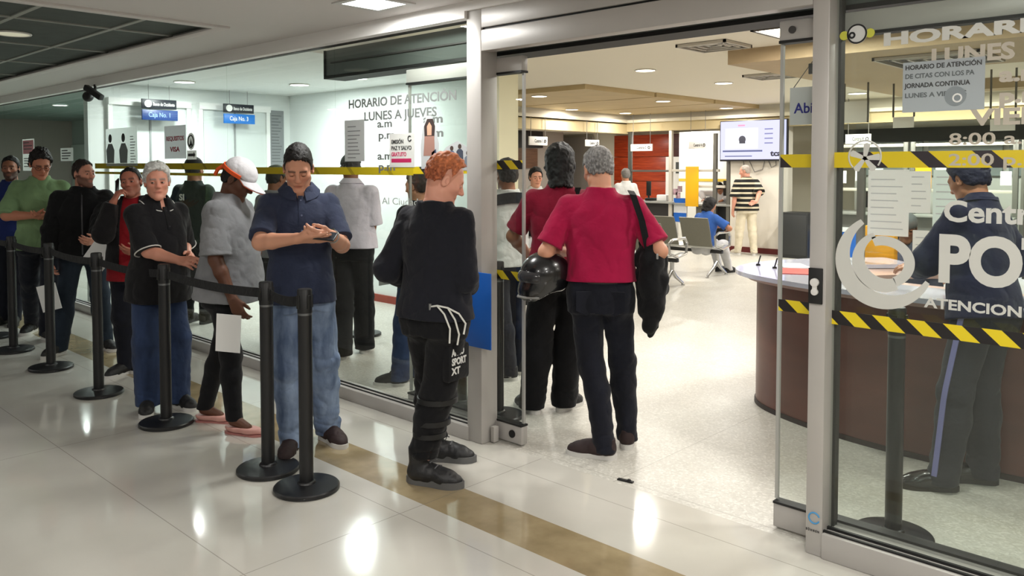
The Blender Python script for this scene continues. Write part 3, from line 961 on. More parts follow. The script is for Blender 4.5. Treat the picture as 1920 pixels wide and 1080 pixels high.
def make_hair(c, rgb, style='short', top=.014, side=.006, noise=.004, freq=60, rough=.55, rgb2=None, name='hair', line=0.0, fluff=None):
    s, hs = c['s'], c['hs']
    ref = [c['hp'](x, y, z) for x in (-.13, .13) for y in (-.17, .16) for z in ((-.26 if style == 'long' else -.10), .19)]
    f = Field(np.min(ref, 0), np.max(ref, 0), max(.0042, c['vox'] * .8))
    E = lambda q, r, k=.0, op='u': f.ell(c['hp'](*q), hs * np.array(r), c['Rh'], k, op)
    E((0, -.012, .036 + top * .45), (.0745 + side, .096 + (side + top) * .4, .085 + top * .6))
    E((0, -.02, .0), (.0735 + side, .082 + side, .075), .02)
    E((0, -.030, -.03), (.058 + side, .062 + side, .060), .02)
    if style == 'long':
        f.cone(c['hp'](0, -.055, .02), c['hp'](0, -.075, -.15), .075 * hs, .060 * hs, .04)
        f.cone(c['hp'](.045, -.03, -.02), c['hp'](.05, -.05, -.17), .035 * hs, .028 * hs, .03)
        f.cone(c['hp'](-.045, -.03, -.02), c['hp'](-.05, -.05, -.17), .035 * hs, .028 * hs, .03)
    if fluff:
        for q in fluff: E(q[0], q[1], .015)
    X, Y, Z = f.ax[0][:, None, None], f.ax[1][None, :, None], f.ax[2][None, None, :]
    R, hc = c['Rh'], c['hc']
    px, py_, pz = X - hc[0], Y - hc[1], Z - hc[2]
    ly = (px * R[0, 1] + py_ * R[1, 1] + pz * R[2, 1]) / hs
    lz = (px * R[0, 2] + py_ * R[1, 2] + pz * R[2, 2]) / hs
    yy, zl = HAIRLINE[style]
    lim = np.interp(ly, yy, np.array(zl) + line).astype(np.float32)
    lim = lim + .004 * np.sin(px / hs * 310 + ly * 140) + .003 * np.sin(px / hs * 130 + lz * 90 + 1)
    sd = seed = c['seed']
    f.near(lambda P: noise * (vnoise(P * np.array([freq, freq * .55, freq]) + sd) + .7 * vnoise(P * np.array([freq * 2.6, freq * 1.1, freq * 2.0]) + sd)), 3)
    f.d = np.maximum(f.d, ((lim - lz) * hs * .8).astype(np.float32))
    v, F = f.mesh(0)
    n = vnoise(v * np.array([170, 70, 120]) + 3) * .5 + .5
    a, b = np.array(lin(rgb)), np.array(lin(rgb2 if rgb2 else rgb))
    q = (v - hc) @ R / hs
    w = np.clip(n * .7 + np.clip((q[:, 2] - .02) / .09, 0, 1) * .5 - .1, 0, 1)[:, None]
    col = (a * (1 - w) + b * w) * (.75 + .5 * n)[:, None]
    to_mesh(name, v, F, attr_mat('hair_strands', rough, 0, .8, 260), c['root'], col)

def make_cap(c, mat, brim_mat=None, under=None, name='cap', yaw=0.0, tilt=0.0, brim=.085, band=None, bucket=False, flatcap=False):
    hs = c['hs']
    R = c['Rh'] @ Rz(yaw) @ Rx(tilt)
    P = lambda x, y, z: c['hc'] + R @ (hs * V(x, y, z))
    ref = [P(x, y, z) for x in (-.16, .16) for y in (-.17, .22) for z in (0, .2)]
    f = Field(np.min(ref, 0), np.max(ref, 0), max(.0045, c['vox'] * .8))
    f.ell(P(0, -.012, .046), hs * V(.087, .110, .092), R)
    n = R @ V(0, 0, -1); f.cut(n, float(n @ P(0, 0, .040)))
    f.near(folds(.0025, c['seed'] + 4, 20, 20), 3)
    v, F = f.mesh(1)
    o = to_mesh(name, v, F, mat, c['root'])
    mb = MB()
    N = 16
    if bucket:
        rings = []
        for i in range(25):
            t = 2 * math.pi * i / 24
            cx, cy = math.cos(t), math.sin(t)
            rings.append([P(.086 * cx, .108 * cy - .012, .046), P(.128 * cx, .150 * cy - .012, .018), P(.128 * cx, .150 * cy - .012, .013), P(.084 * cx, .106 * cy - .012, .038)])
        mb.ring_tube(rings[:-1], closed=True)
        mb.build('brim', brim_mat or mat, o)
    else:
        for half, m in ((0, brim_mat or mat), (1, under or brim_mat or mat)):
            mb = MB(); rings = []
            for i in range(N + 1):
                x = -.072 + .144 * i / N
                y0 = -.012 + .110 * math.sqrt(max(0, 1 - (x / .088) ** 2))
                reach = brim * math.sqrt(max(0.02, 1 - (x / .0735) ** 2)) ** .7
                droop = 2.6 * x * x
                z = .046 - droop - half * .004
                rings.append([P(x, y0 - .012, z + .002), P(x, y0 + reach, z - .014), P(x, y0 + reach, z - .018), P(x, y0 - .012, z - .002)])
            mb.ring_tube(rings)
            mb.build('brim' if not half else 'brim_underside', m, o)
    if band:
        mb = MB()
        N = 32
        rings = []
        for i in range(N):
            t = 2 * math.pi * i / N
            cx, cy = math.cos(t), math.sin(t)
            rings.append([P((.0865 + e) * cx, (.1095 + e) * cy - .012, z) for e, z in ((.0, .036), (.005, .036), (.005, .060), (.0, .060))])
        mb.ring_tube(rings, closed=True); mb.build('band', band, o)

def make_glasses(c):
    hp = c['hp']; mb = MB()
    for sd in (1, -1):
        cen = V(sd * .031, .098, .002)
        mb.tube([hp(*(cen + V(.023 * math.cos(t), -.004 * abs(math.cos(t)), .017 * math.sin(t)))) for t in np.linspace(0, 2 * math.pi, 19)[:-1]], .0020, 6, closed=True)
        mb.tube([hp(sd * .054, .092, .006), hp(sd * .074, .05, .008), hp(sd * .080, -.005, .010)], .0020, 6)
    mb.tube([hp(-.008, .104, .004), hp(0, .107, .007), hp(.008, .104, .004)], .0020, 6)
    mb.build('glasses', plain('spectacle_frame', (22, 20, 20), .3), c['root'])

def make_mask(c, mat):
    f = Field(*[np.array(q) for q in (np.min([c['hp'](x, y, z) for x in (-.1, .1) for y in (0, .14) for z in (-.13, 0)], 0), np.max([c['hp'](x, y, z) for x in (-.1, .1) for y in (0, .14) for z in (-.13, 0)], 0))], .006)
    f.ell(c['hp'](0, .052, -.062), c['hs'] * V(.062, .062, .055), c['Rh'])
    v, F = f.mesh(1); to_mesh('face_mask', v, F, mat, c['root'])
# ------------------------------------------------------------------ the setting
def struct(o, label=None):
    o['kind'] = 'structure'
    if label: o['label'] = label
    return o

ALU = plain('brushed_aluminium', (178, 174, 170), .40, .12, .5, .05, 60, .04, 3)
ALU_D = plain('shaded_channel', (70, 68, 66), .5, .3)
RUB = plain('black_gasket', (14, 14, 14), .6)
WHITE = plain('white_paint', (226, 226, 222), .7, var=.02)
CREAM = plain('cream_paint', (226, 216, 190), .7, var=.02)
GLASS = glass_mat('clear_glass', (0.94, 0.965, 0.95), 1.55)

def fix_glass(m):
    """only the outer face of a pane reflects"""
    nt = m.node_tree
    f = [n for n in nt.nodes if n.type == 'FRESNEL'][0]; mix = [n for n in nt.nodes if n.type == 'MIX_SHADER'][0]
    g = nt.nodes.new('ShaderNodeNewGeometry'); s = nt.nodes.new('ShaderNodeMath'); s.operation = 'SUBTRACT'; s.inputs[0].default_value = 1.0
    mu = nt.nodes.new('ShaderNodeMath'); mu.operation = 'MULTIPLY'
    nt.links.new(g.outputs['Backfacing'], s.inputs[1]); nt.links.new(s.outputs[0], mu.inputs[0]); nt.links.new(f.outputs[0], mu.inputs[1])
    nt.links.new(mu.outputs[0], mix.inputs[0])
fix_glass(GLASS)

# --- floors
def tile_floor(name, c1, c2, size, rough, off=(0, 0), band=None, speck=0.0, coat=.0):
    m, nt, b = _nodes(name)
    geo = nt.nodes.new('ShaderNodeNewGeometry')
    sep = nt.nodes.new('ShaderNodeSeparateXYZ'); nt.links.new(geo.outputs['Position'], sep.inputs[0])
    def M(op, a, bb=None):
        n = nt.nodes.new('ShaderNodeMath'); n.operation = op
        for i, v in enumerate((a, bb)):
            if v is None: continue
            if isinstance(v, (int, float)): n.inputs[i].default_value = v
            else: nt.links.new(v, n.inputs[i])
        return n.outputs[0]
    def line(ax, sz, o, w):
        d = M('FRACT', M('DIVIDE', M('SUBTRACT', sep.outputs[ax], o), sz))
        d = M('ABSOLUTE', M('SUBTRACT', d, .5))
        return M('GREATER_THAN', d, .5 - w / sz)
    gr = M('MAXIMUM', line(0, size[0], off[0], .0022), line(1, size[1], off[1], .0022))
    n = nt.nodes.new('ShaderNodeTexNoise'); n.inputs['Scale'].default_value = 1.6; n.inputs['Detail'].default_value = 6
    nt.links.new(geo.outputs['Position'], n.inputs['Vector'])
    r = nt.nodes.new('ShaderNodeValToRGB'); r.color_ramp.elements[0].position = .3; r.color_ramp.elements[1].position = .7
    r.color_ramp.elements[0].color = (*lin(c1), 1); r.color_ramp.elements[1].color = (*lin(c2), 1)
    nt.links.new(n.outputs['Fac'], r.inputs['Fac'])
    colr = r.outputs['Color']
    def mixc(fac, a, c):
        x = nt.nodes.new('ShaderNodeMix'); x.data_type = 'RGBA'
        nt.links.new(fac, x.inputs[0])
        nt.links.new(a, x.inputs[6])
        if isinstance(c, tuple): x.inputs[7].default_value = (*lin(c), 1)
        else: nt.links.new(c, x.inputs[7])
        return x.outputs[2]
    if speck:
        v = nt.nodes.new('ShaderNodeTexVoronoi'); v.inputs['Scale'].default_value = 90
        nt.links.new(geo.outputs['Position'], v.inputs['Vector'])
        s2 = nt.nodes.new('ShaderNodeSeparateColor'); nt.links.new(v.outputs['Color'], s2.inputs[0])
        f1 = M('MULTIPLY', M('GREATER_THAN', s2.outputs[0], .72), speck)
        colr = mixc(f1, colr, (150, 146, 136))
        f2 = M('MULTIPLY', M('LESS_THAN', s2.outputs[0], .2), speck)
        colr = mixc(f2, colr, (245, 243, 236))
    if band:
        inb = M('MULTIPLY', M('GREATER_THAN', sep.outputs[1], band[0]), M('LESS_THAN', sep.outputs[1], band[1]))
        n4 = nt.nodes.new('ShaderNodeTexNoise'); n4.inputs['Scale'].default_value = 7; n4.inputs['Detail'].default_value = 8
        nt.links.new(geo.outputs['Position'], n4.inputs['Vector'])
        r4 = nt.nodes.new('ShaderNodeValToRGB'); r4.color_ramp.elements[0].position = .35; r4.color_ramp.elements[1].position = .65
        r4.color_ramp.elements[0].color = (*lin((146, 130, 100)), 1); r4.color_ramp.elements[1].color = (*lin((166, 150, 118)), 1)
        nt.links.new(n4.outputs['Fac'], r4.inputs['Fac'])
        colr = mixc(inb, colr, r4.outputs['Color'])
    colr = mixc(M('MULTIPLY', gr, .55), colr, (120, 114, 104))
    nt.links.new(colr, b.inputs['Base Color'])
    b.inputs['Roughness'].default_value = rough; b.inputs['Specular IOR Level'].default_value = .5
    b.inputs['Coat Weight'].default_value = coat; b.inputs['Coat Roughness'].default_value = .04
    nr = nt.nodes.new('ShaderNodeTexNoise'); nr.inputs['Scale'].default_value = 3; nr.inputs['Detail'].default_value = 5
    nt.links.new(geo.outputs['Position'], nr.inputs['Vector'])
    nt.links.new(M('ADD', M('MULTIPLY', nr.outputs['Fac'], .10), rough - .05), b.inputs['Roughness'])
    return m

TILE = tile_floor('polished_porcelain', (194, 191, 182), (206, 203, 195), (2.105, .77), .11, (-2.90, 1.54), (2.45, 2.715), coat=.35)
TERR = tile_floor('terrazzo', (188, 185, 176), (198, 196, 188), (2.5, 2.5), .34, (-2.42, 3.34), None, .22, coat=.0)
struct(MB().span((-17, -6, -.1), (7, 3.29, 0)).build('floor', TILE))
struct(MB().span((-17, 3.29, -.1), (7, 18, 0)).build('floor', TERR))

# --- corridor ceiling with its dark grid panel
CEIL = plain('ceiling_paint', (205, 200, 198), .8)
mb = MB()
mb.span((-17, 2.64, 2.52), (7, 3.20, 2.70)); mb.span((-5.17, -6, 2.52), (7, 2.64, 2.70))
struct(mb.build('ceiling', CEIL))
mb = MB(); mb.span((-17, 3.20, 2.43), (-3.41, 3.32, 2.70)); mb.span((-3.41, 3.20, 2.47), (7, 3.32, 2.70))
struct(mb.build('ceiling', plain('fascia_paint', (240, 238, 236), .75)))
mb = MB(); mb.span((-17, -6, 2.545), (-5.17, 2.64, 2.60))
struct(mb.build('ceiling', plain('dark_ceiling_tile', (70, 76, 72), .9, var=.12, vscale=9)))
mb = MB()
for y in np.arange(2.64 - .42, -2, -.61): mb.box((-11, y, 2.543), (11.7, .032, .012))
for x in np.arange(-5.17 - .75, -16, -1.22): mb.box((x, .3, 2.542), (.032, 4.7, .012))
struct(mb.build('trim_1', plain('grid_bar', (150, 152, 146), .7)))
mb = MB(); mb.span((-17, 2.60, 2.505), (-5.13, 2.68, 2.522), .004); mb.span((-5.21, -6, 2.505), (-5.13, 2.60, 2.522), .004)
struct(mb.build('trim_2', CEIL))

# --- hall shell
HC = plain('hall_ceiling', (226, 218, 200), .85)
mb = MB(); mb.span((-5.9, 3.32, 2.75), (7, 14.2, 2.9)); mb.span((-10.1, 6.1, 2.75), (-5.9, 14.2, 2.9)); mb.span((-17, 6.1, 2.5), (-10.1, 18, 2.9)); mb.span((-10.1, 14.3, 2.5), (7, 18, 2.9))
struct(mb.build('ceiling', HC))
struct(MB().span((-17, 3.34, 2.54), (-5.9, 6.1, 2.9)).build('ceiling', plain('room_ceiling', (222, 226, 224), .8)))
TAN = plain('tan_wood_ceiling', (186, 164, 122), .6, var=.06, vscale=3)
mb = MB()
for y0, y1 in ((8.98, 10.7), (10.76, 12.5), (12.56, 14.15)):
    mb.span((-10.0, y0, 2.68), (-7.12, y1, 2.76))
struct(mb.build('ceiling', TAN))
mb = MB(); mb.span((-4.08, 7.43, 2.61), (7, 9.2, 2.76)); mb.span((-4.08, 9.2, 2.61), (-3.0, 12.4, 2.76)); mb.span((-3.0, 12.0, 2.61), (7, 12.4, 2.76))
struct(mb.build('ceiling', plain('tan_soffit', (176, 154, 120), .65, var=.04)))
BEIGE = plain('beige_soffit', (205, 186, 142), .7)
mb = MB(); mb.span((-10.1, 14.15, 2.34), (7, 14.35, 2.52)); mb.span((-10.3, 6.1, 2.30), (-10.1, 14.35, 2.52))
struct(mb.build('trim_3', BEIGE))
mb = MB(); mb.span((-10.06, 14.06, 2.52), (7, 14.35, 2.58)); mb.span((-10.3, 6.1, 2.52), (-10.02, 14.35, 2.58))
struct(mb.build('trim_4', plain('led_glow_ledge', (236, 228, 206), .6)))  # pale colour stands for the LED glow line along the soffit
# walls
struct(MB().span((-9.82, 3.36, 0), (-9.70, 6.0, 2.54)).build('wall_left', plain('teller_wall', (224, 230, 228), .6)))
struct(MB().span((-9.7, 5.90, 0), (-6.02, 6.02, 2.54)).build('wall_middle', plain('teller_wall', (224, 230, 228), .6)))
struct(MB().span((-6.05, 5.86, 0), (-5.74, 6.14, 2.75)).build('trim_5', plain('cream_column', (236, 226, 196), .6)))
mb = MB(); mb.span((-9.7, 5.875, 0), (-6.05, 5.90, .085)); mb.span((-6.07, 5.84, 0), (-5.72, 5.86, .085)); mb.span((-5.74, 5.86, 0), (-5.715, 6.14, .085))
struct(mb.build('baseboard_middle', plain('red_brown_base', (140, 52, 34), .5)))
struct(MB().span((-17, 5.6, 0), (-9.82, 5.75, 2.54)).build('wall_outer', plain('grey_green_wall', (176, 194, 188), .6)))
struct(MB().span((-17.1, -6, 0), (-17, 18, 2.9)).build('wall_far_left', plain('grey_wall', (150, 142, 134), .7)))
struct(MB().span((7, -6, 0), (7.1, 18, 2.9)).build('wall_right', CREAM))
struct(MB().span((-17, -6.1, 0), (7, -6, 2.7)).build('wall_front', plain('corridor_wall', (176, 178, 174), .7)))
# rear wall, panel by panel
GREYP = plain('grey_panel_wall', (152, 144, 136), .6)
struct(MB().span((-17, 17.5, 0), (7, 17.62, 2.5)).build('wall_rear', plain('rear_cream', (228, 222, 204), .6)))
struct(MB().span((-16.5, 17.40, 0), (-13.55, 17.5, 2.42)).build('trim_6', GREYP))
def wood(name, a, b2, sc=(1, 1, 9)):
    if name in MATS: return MATS[name]
    m, nt, b = _nodes(name)
    tc = nt.nodes.new('ShaderNodeTexCoord'); mp = nt.nodes.new('ShaderNodeMapping'); mp.inputs['Scale'].default_value = sc
    w = nt.nodes.new('ShaderNodeTexNoise'); w.inputs['Scale'].default_value = 3; w.inputs['Detail'].default_value = 6; w.inputs['Distortion'].default_value = .5
    r = nt.nodes.new('ShaderNodeValToRGB'); r.color_ramp.elements[0].position = .3; r.color_ramp.elements[1].position = .7
    r.color_ramp.elements[0].color = (*lin(a), 1); r.color_ramp.elements[1].color = (*lin(b2), 1)
    nt.links.new(tc.outputs['Object'], mp.inputs[0]); nt.links.new(mp.outputs[0], w.inputs['Vector']); nt.links.new(w.outputs['Fac'], r.inputs['Fac']); nt.links.new(r.outputs['Color'], b.inputs['Base Color'])
    b.inputs['Roughness'].default_value = .35
    MATS[name] = m
    return m
RED = wood('red_wood', (150, 48, 22), (190, 76, 38))
mb = MB()
for z0, z1 in ((.0, .62), (.63, 1.24), (1.25, 1.86), (1.87, 2.42)): mb.span((-12.80, 17.38, z0), (-11.07, 17.48, z1), .004)
struct(mb.build('trim_7', RED))
struct(MB().span((-11.07, 17.36, 0), (-10.35, 17.5, 2.42)).build('trim_8', wood('dark_red_wood', (66, 22, 18), (86, 30, 24))))
# left flank of the rear area
mb = MB(); mb.span((-13.7, 10.0, 0), (-13.55, 16.2, 2.5)); struct(mb.build('wall_side', GREYP))
struct(MB().span((-13.55, 14.2, 2.08), (-13.5, 15.35, 2.48)).build('trim_9', plain('black_panel', (20, 20, 20), .5)))
struct(MB().span((-13.55, 14.4, 1.58), (-13.5, 15.15, 2.06)).build('trim_10', wood('brown_wood', (84, 62, 48), (106, 80, 62))))
# the right-hand hall: a window band behind the service counters
struct(MB().span((-5.9, 15.6, 0), (7, 15.7, 2.5)).build('wall_back', plain('pale_wall', (222, 222, 216), .6)))
struct(MB().span((-6.6, 15.50, 2.06), (7, 15.6, 2.30)).build('trim_11', plain('dark_window_head', (36, 38, 36), .5)))
mb = MB()
for i in range(8): mb.span((-5.85 + i * 1.25, 15.52, 1.45), (-5.85 + i * 1.25 + 1.15, 15.58, 2.05))
struct(mb.build('window_9', plain('grey_blind', (150, 160, 160), .4, var=.1, vscale=1.5)))
# the pillar that carries the screen
struct(MB().span((-7.66, 14.1, 0), (-6.62, 14.5, 2.34)).build('wall_center', plain('pillar_white', (228, 222, 210), .6)))
struct(MB().span((-7.68, 14.075, 0), (-6.60, 14.1, .10)).build('baseboard_center', plain('maroon_base', (96, 28, 28), .5)))

# --- the glass front
YF = 3.29
seams = [-16.9, -14.1, -12.55, -11.0, -9.46, -7.91, -6.37, -4.82, -3.41]
WIN = []
for i in range(len(seams) - 1):
    w = MB().span((seams[i] + .003, YF - .004, .085), (seams[i + 1] - .003, YF + .004, 2.425)).build('window_%d' % (i + 1), GLASS, smooth=0)
    WIN.append(struct(w))
wr = MB().span((-1.325, YF - .004, .105), (2.2, YF + .004, 2.36)).build('window_10', GLASS, smooth=0); struct(wr)
mb = MB()
mb.box((-10.15, 3.275, .042), (13.5, .13, .084), .006); struct(mb.build('trim_12', ALU))
mb = MB()
for yy, zz in ((3.225, .086), (3.268, .088)): mb.box((-10.15, yy + .02, zz), (13.5, .010, .008))
struct(mb.build('trim_13', RUB))
mb = MB(); mb.box((.45, 3.275, .052), (3.55, .13, .104), .006); struct(mb.build('trim_14', ALU))
mb = MB(); mb.box((.45, 3.235, .107), (3.55, .012, .010)); mb.box((.45, 3.275, .109), (3.55, .014, .012)); struct(mb.build('trim_15', RUB))
mb = MB(); mb.box((-10.15, 3.29, 2.437), (13.5, .05, .022)); struct(mb.build('trim_16', plain('dark_channel', (60, 58, 56), .6)))
# posts
def post(n, x0, x1, z1):
    mb = MB(); mb.box(((x0 + x1) / 2, 3.285, z1 / 2), (x1 - x0, .13, z1), .006)
    return struct(mb.build(n, ALU))
post('trim_17', -3.415, -3.295, 2.47)
RPOST = post('trim_18', -1.395, -1.325, 2.50)
mb = MB(); mb.box((-1.320, 3.33, 1.25), (.012, .04, 2.3)); struct(mb.build('trim_19', ALU_D))
# header beam over the doorway, in two layers with a dark reveal, and on over the right-hand pane
mb = MB(); mb.span((-3.295, 3.22, 2.365), (-1.395, 3.35, 2.50), .004); struct(mb.build('trim_20', ALU))
mb = MB(); mb.span((-3.295, 3.235, 2.352), (-1.395, 3.35, 2.366)); struct(mb.build('trim_21', RUB))
mb = MB(); mb.span((-3.295, 3.22, 2.235), (-1.395, 3.30, 2.353), .004); struct(mb.build('trim_22', ALU))
mb = MB(); mb.span((-1.325, 3.22, 2.36), (2.3, 3.35, 2.50), .004); struct(mb.build('trim_23', ALU))
# door operator box behind the glass
mb = MB(); mb.span((-5.08, 3.39, 2.245), (.6, 3.56, 2.43), .006); struct(mb.build('trim_24', plain('operator_box', (92, 98, 94), .45, .2)))
mb = MB(); mb.span((-5.09, 3.385, 2.225), (.6, 3.57, 2.245)); mb.span((-5.10, 3.385, 2.225), (-5.08, 3.57, 2.43)); struct(mb.build('trim_25', RUB))
mb = MB(); mb.span((-5.0, 3.375, 2.33), (.6, 3.39, 2.34)); struct(mb.build('trim_26', ALU_D))

def leaf(n, x0, x1, y, edge_left, edge_right):
    g = MB().span((x0, y - .005, .02), (x1, y + .005, 2.20)).build(n, GLASS, smooth=0); struct(g)
    MB().box(((x0 + x1) / 2, y, .062), (x1 - x0, .05, .105), .005).build('bottom_rail', ALU, g)
    MB().box(((x0 + x1) / 2, y, .118), (x1 - x0, .056, .010)).build('gasket', RUB, g)
    MB().box(((x0 + x1) / 2, y, 2.165), (x1 - x0, .05, .085), .005).build('top_rail', ALU, g)
    MB().box(((x0 + x1) / 2, y, 2.118), (x1 - x0, .056, .012)).build('gasket', RUB, g)
    if edge_right: MB().box((x1 - .006, y, 1.12), (.014, .016, 1.98)).build('edge_seal', plain('edge_seal', (176, 176, 172), .4, .3), g)
    if edge_left: MB().box((x0 + .006, y, 1.12), (.014, .016, 1.98)).build('edge_seal', plain('edge_seal', (176, 176, 172), .4, .3), g)
    return g
DL = leaf('door_1', -4.11, -3.10, 3.37, True, True)
DR = leaf('door_2', -1.595, -.45, 3.37, True, False)
MB().lathe([(.0001, 0), (.022, 0), (.022, .008), (.0001, .009)], (-3.17, 3.344, .062), 18, Rx(90)).build('lock_cylinder', RUB, DL)
MB().box((-3.27, 3.30, .05), (.03, .04, .09), .004).build('floor_guide', ALU, DL)
MB().lathe([(.0001, 0), (.016, 0), (.016, .006), (.0001, .007)], (-1.535, 3.344, 2.165), 16, Rx(90)).build('lock_cylinder', ALU_D, DR)
# lock plate and inspection sticker on the right post
lp = MB().box((-1.365, 3.216, 1.105), (.058, .010, .145), .003).build('lock_plate', RUB, RPOST)
mb = MB(); mb.lathe([(.0001, 0), (.017, 0), (.017, .012), (.0001, .014)], (-1.365, 3.211, 1.120), 14, Rx(90)); mb.lathe([(.0001, 0), (.014, 0), (.014, .010), (.0001, .012)], (-1.365, 3.211, 1.082), 14, Rx(90)); mb.box((-1.365, 3.206, 1.10), (.020, .010, .05), .004)
mb.build('lock_knob', plain('worn_white', (210, 208, 204), .5), lp)
mb = MB()
for a0, a1, r in ((20, 250, .020),):
    pts = [(-1.358 + .022 * math.cos(math.radians(t)), 3.2185, .155 + .022 * math.sin(math.radians(t))) for t in range(a0, a1 + 90, 15)]
    mb.tube(pts, .003, 6)
mb.build('sticker', plain('sky_blue_ink', (70, 150, 205), .5), RPOST)
letters('B Ü H N E N', (-1.392, 3.2185, .098), (1, 0, 0), (0, -1, 0), .013, plain('dark_ink', (50, 50, 50), .6), RPOST, .0004, width=.055)
# ------------------------------------------------------------------ vinyl lettering on the panes
INK = paper('grey_vinyl', (140, 144, 142), .5)
SIL = plain('silver_vinyl', (196, 196, 190), .5)
SHD = plain('shadow_vinyl', (120, 116, 110), .6)
U = (1, 0, 0); N = (0, -1, 0)
PL = WIN[-1]
yv = YF - .0055
def glass_text(t, x, z, h, w, mat, par, bold=.0):
    return letters(t, (x, yv, z), U, N, h / .70, mat, par, bold, width=w, name='lettering')
glass_text('HORARIO DE ATENCIÓN', -4.655, 1.985, .056, 1.08, INK, PL, .002)
glass_text('LUNES A JUEVES', -4.48, 1.895, .056, .73, INK, PL, .002)
glass_text('a.m', -4.335, 1.845, .05, .155, INK, PL, .002); glass_text('a.m', -3.87, 1.855, .05, .18, INK, PL, .002)
glass_text('p.m', -4.325, 1.77, .05, .17, INK, PL, .002); glass_text('p.m', -3.87, 1.77, .05, .18, INK, PL, .002)
glass_text('a.m', -4.335, 1.635, .05, .155, INK, PL, .002)
glass_text('p.m', -4.325, 1.565, .05, .17, INK, PL, .002)
glass_text('Al Ciudadano', -4.29, 1.345, .045, .50, plain('pale_vinyl', (176, 180, 178), .6), PL, 0)
PR = wr
glass_text('HORARIO DE', -1.145, 2.052, .045, .80, SIL, PR, .003)
glass_text('LUNES', -.972, 1.965, .055, .27, plain('taupe_vinyl', (176, 168, 154), .6), PR, .003)
glass_text('a.m', -.745, 1.885, .05, .14, MATS['taupe_vinyl'], PR, .003)
glass_text('p.m', -.745, 1.81, .05, .14, MATS['taupe_vinyl'], PR, .003)
glass_text('VIERNES', -.83, 1.735, .055, .42, MATS['taupe_vinyl'], PR, .003)
glass_text('8:00 a.m', -.905, 1.665, .042, .30, MATS['taupe_vinyl'], PR, .001)
glass_text('2:00 p.m', -.905, 1.59, .042, .30, MATS['taupe_vinyl'], PR, .001)
glass_text('Centro', -.918, 1.385, .075, .34, SIL, PR, .003)
glass_text('POT', -.935, 1.165, .165, .40, SIL, PR, .010)
glass_text('ATENCION IN', -.975, 1.058, .036, .40, SIL, PR, .0015)
# swirl emblem: two crescents and an inner hook
def crescent(cx, cz, R, r, ox, oz, a0, a1, n=40):
    out = [(cx + R * math.cos(math.radians(a)), cz + R * math.sin(math.radians(a))) for a in np.linspace(a0, a1, n)]
    inn = []
    for (x, z) in out[::-1]:
        dx, dz = x - (cx + ox), z - (cz + oz); d = math.hypot(dx, dz)
        k = min(r / d, .999)
        inn.append((cx + ox + dx * k, cz + oz + dz * k))
    return out, inn[::-1]
def swirl(par, cx, cz, sc, mat):
    mb = MB()
    for (R, r, ox, oz, a0, a1) in ((.200, .168, .030, .030, 118, 338), (.128, .092, .014, .022, 108, 300)):
        o_, i_ = crescent(cx, cz, R * sc, r * sc, ox * sc, oz * sc, a0, a1)
        A_ = [(x, yv, z) for x, z in o_]; B_ = [(x, yv, z) for x, z in i_]
        mb.strip(A_, B_, (0, -.0008, 0))
    o_ = [(cx + (.128 * sc) * math.cos(math.radians(a)), cz + (.11 * sc) * math.sin(math.radians(a))) for a in np.linspace(112, -62, 30)]
    i_ = [(cx + (.086 * sc) * math.cos(math.radians(a)), cz + (.070 * sc) * math.sin(math.radians(a))) for a in np.linspace(112, -62, 30)]
    mb.strip([(x, yv, z) for x, z in o_], [(x, yv, z) for x, z in i_], (0, -.0008, 0))
    mb.build('emblem', mat, par)
swirl(PR, -1.130, 1.215, .92, SIL)
# round dot-and-fan emblem above the tape
mb = MB()
pts = [(-1.205 + .062 * math.cos(a), yv, 1.625 + .062 * math.sin(a)) for a in np.linspace(-.6, 3.9, 28)]
mb.tube(pts, .0035, 6)
for a in np.linspace(.1, 5.4, 5):
    mb.prism([(0, -.006), (.055, -.013), (.062, 0), (.055, .013), (0, .006)], (-1.205, yv, 1.618), (math.cos(a), 0, math.sin(a)), (-math.sin(a), 0, math.cos(a)), (0, -.0008, 0))
mb.build('emblem', SIL, PR)

# ------------------------------------------------------------------ hazard tape on the glass
def hazard(name, period, duty, c1, c2, off=0.0, axis=0):
    if name in MATS: return MATS[name]
    m, nt, b = _nodes(name)
    tc = nt.nodes.new('ShaderNodeTexCoord'); sp = nt.nodes.new('ShaderNodeSeparateXYZ'); nt.links.new(tc.outputs['Object'], sp.inputs[0])
    def M(op, a, bb):
        n = nt.nodes.new('ShaderNodeMath'); n.operation = op
        for i, v in enumerate((a, bb)):
            if v is None: continue
            if isinstance(v, (int, float)): n.inputs[i].default_value = v
            else: nt.links.new(v, n.inputs[i])
        return n.outputs[0]
    u = M('FRACT', M('DIVIDE', M('ADD', M('ADD', sp.outputs[axis], M('MULTIPLY', sp.outputs[2], 1.1)), off), period), None)
    f = M('LESS_THAN', u, duty)
    x = nt.nodes.new('ShaderNodeMix'); x.data_type = 'RGBA'
    x.inputs[6].default_value = (*lin(c1), 1); x.inputs[7].default_value = (*lin(c2), 1)
    nt.links.new(f, x.inputs[0]); nt.links.new(x.outputs[2], b.inputs['Base Color'])
    b.inputs['Roughness'].default_value = .4
    MATS[name] = m
    return m
YB = hazard('yellow_black_tape', .128, .50, (222, 198, 30), (26, 22, 24))
YB2 = hazard('yellow_black_tape_wide', .21, .30, (206, 182, 22), (40, 32, 38), .07)
OLV = hazard('olive_yellow_tape', .42, .10, (186, 166, 20), (150, 132, 20))
def tape(x0, x1, z0, h, y, mat, label, z1=None):
    z1 = z0 if z1 is None else z1
    mb = MB(); mb.prism([(0, -h / 2), (x1 - x0, z1 - z0 - h / 2), (x1 - x0, z1 - z0 + h / 2), (0, h / 2)], (x0, y, z0), (1, 0, 0), (0, 0, 1), (0, -.0008, 0))
    o = mb.build('hazard_tape', mat, smooth=0)
    return tag(o, label, 'tape')
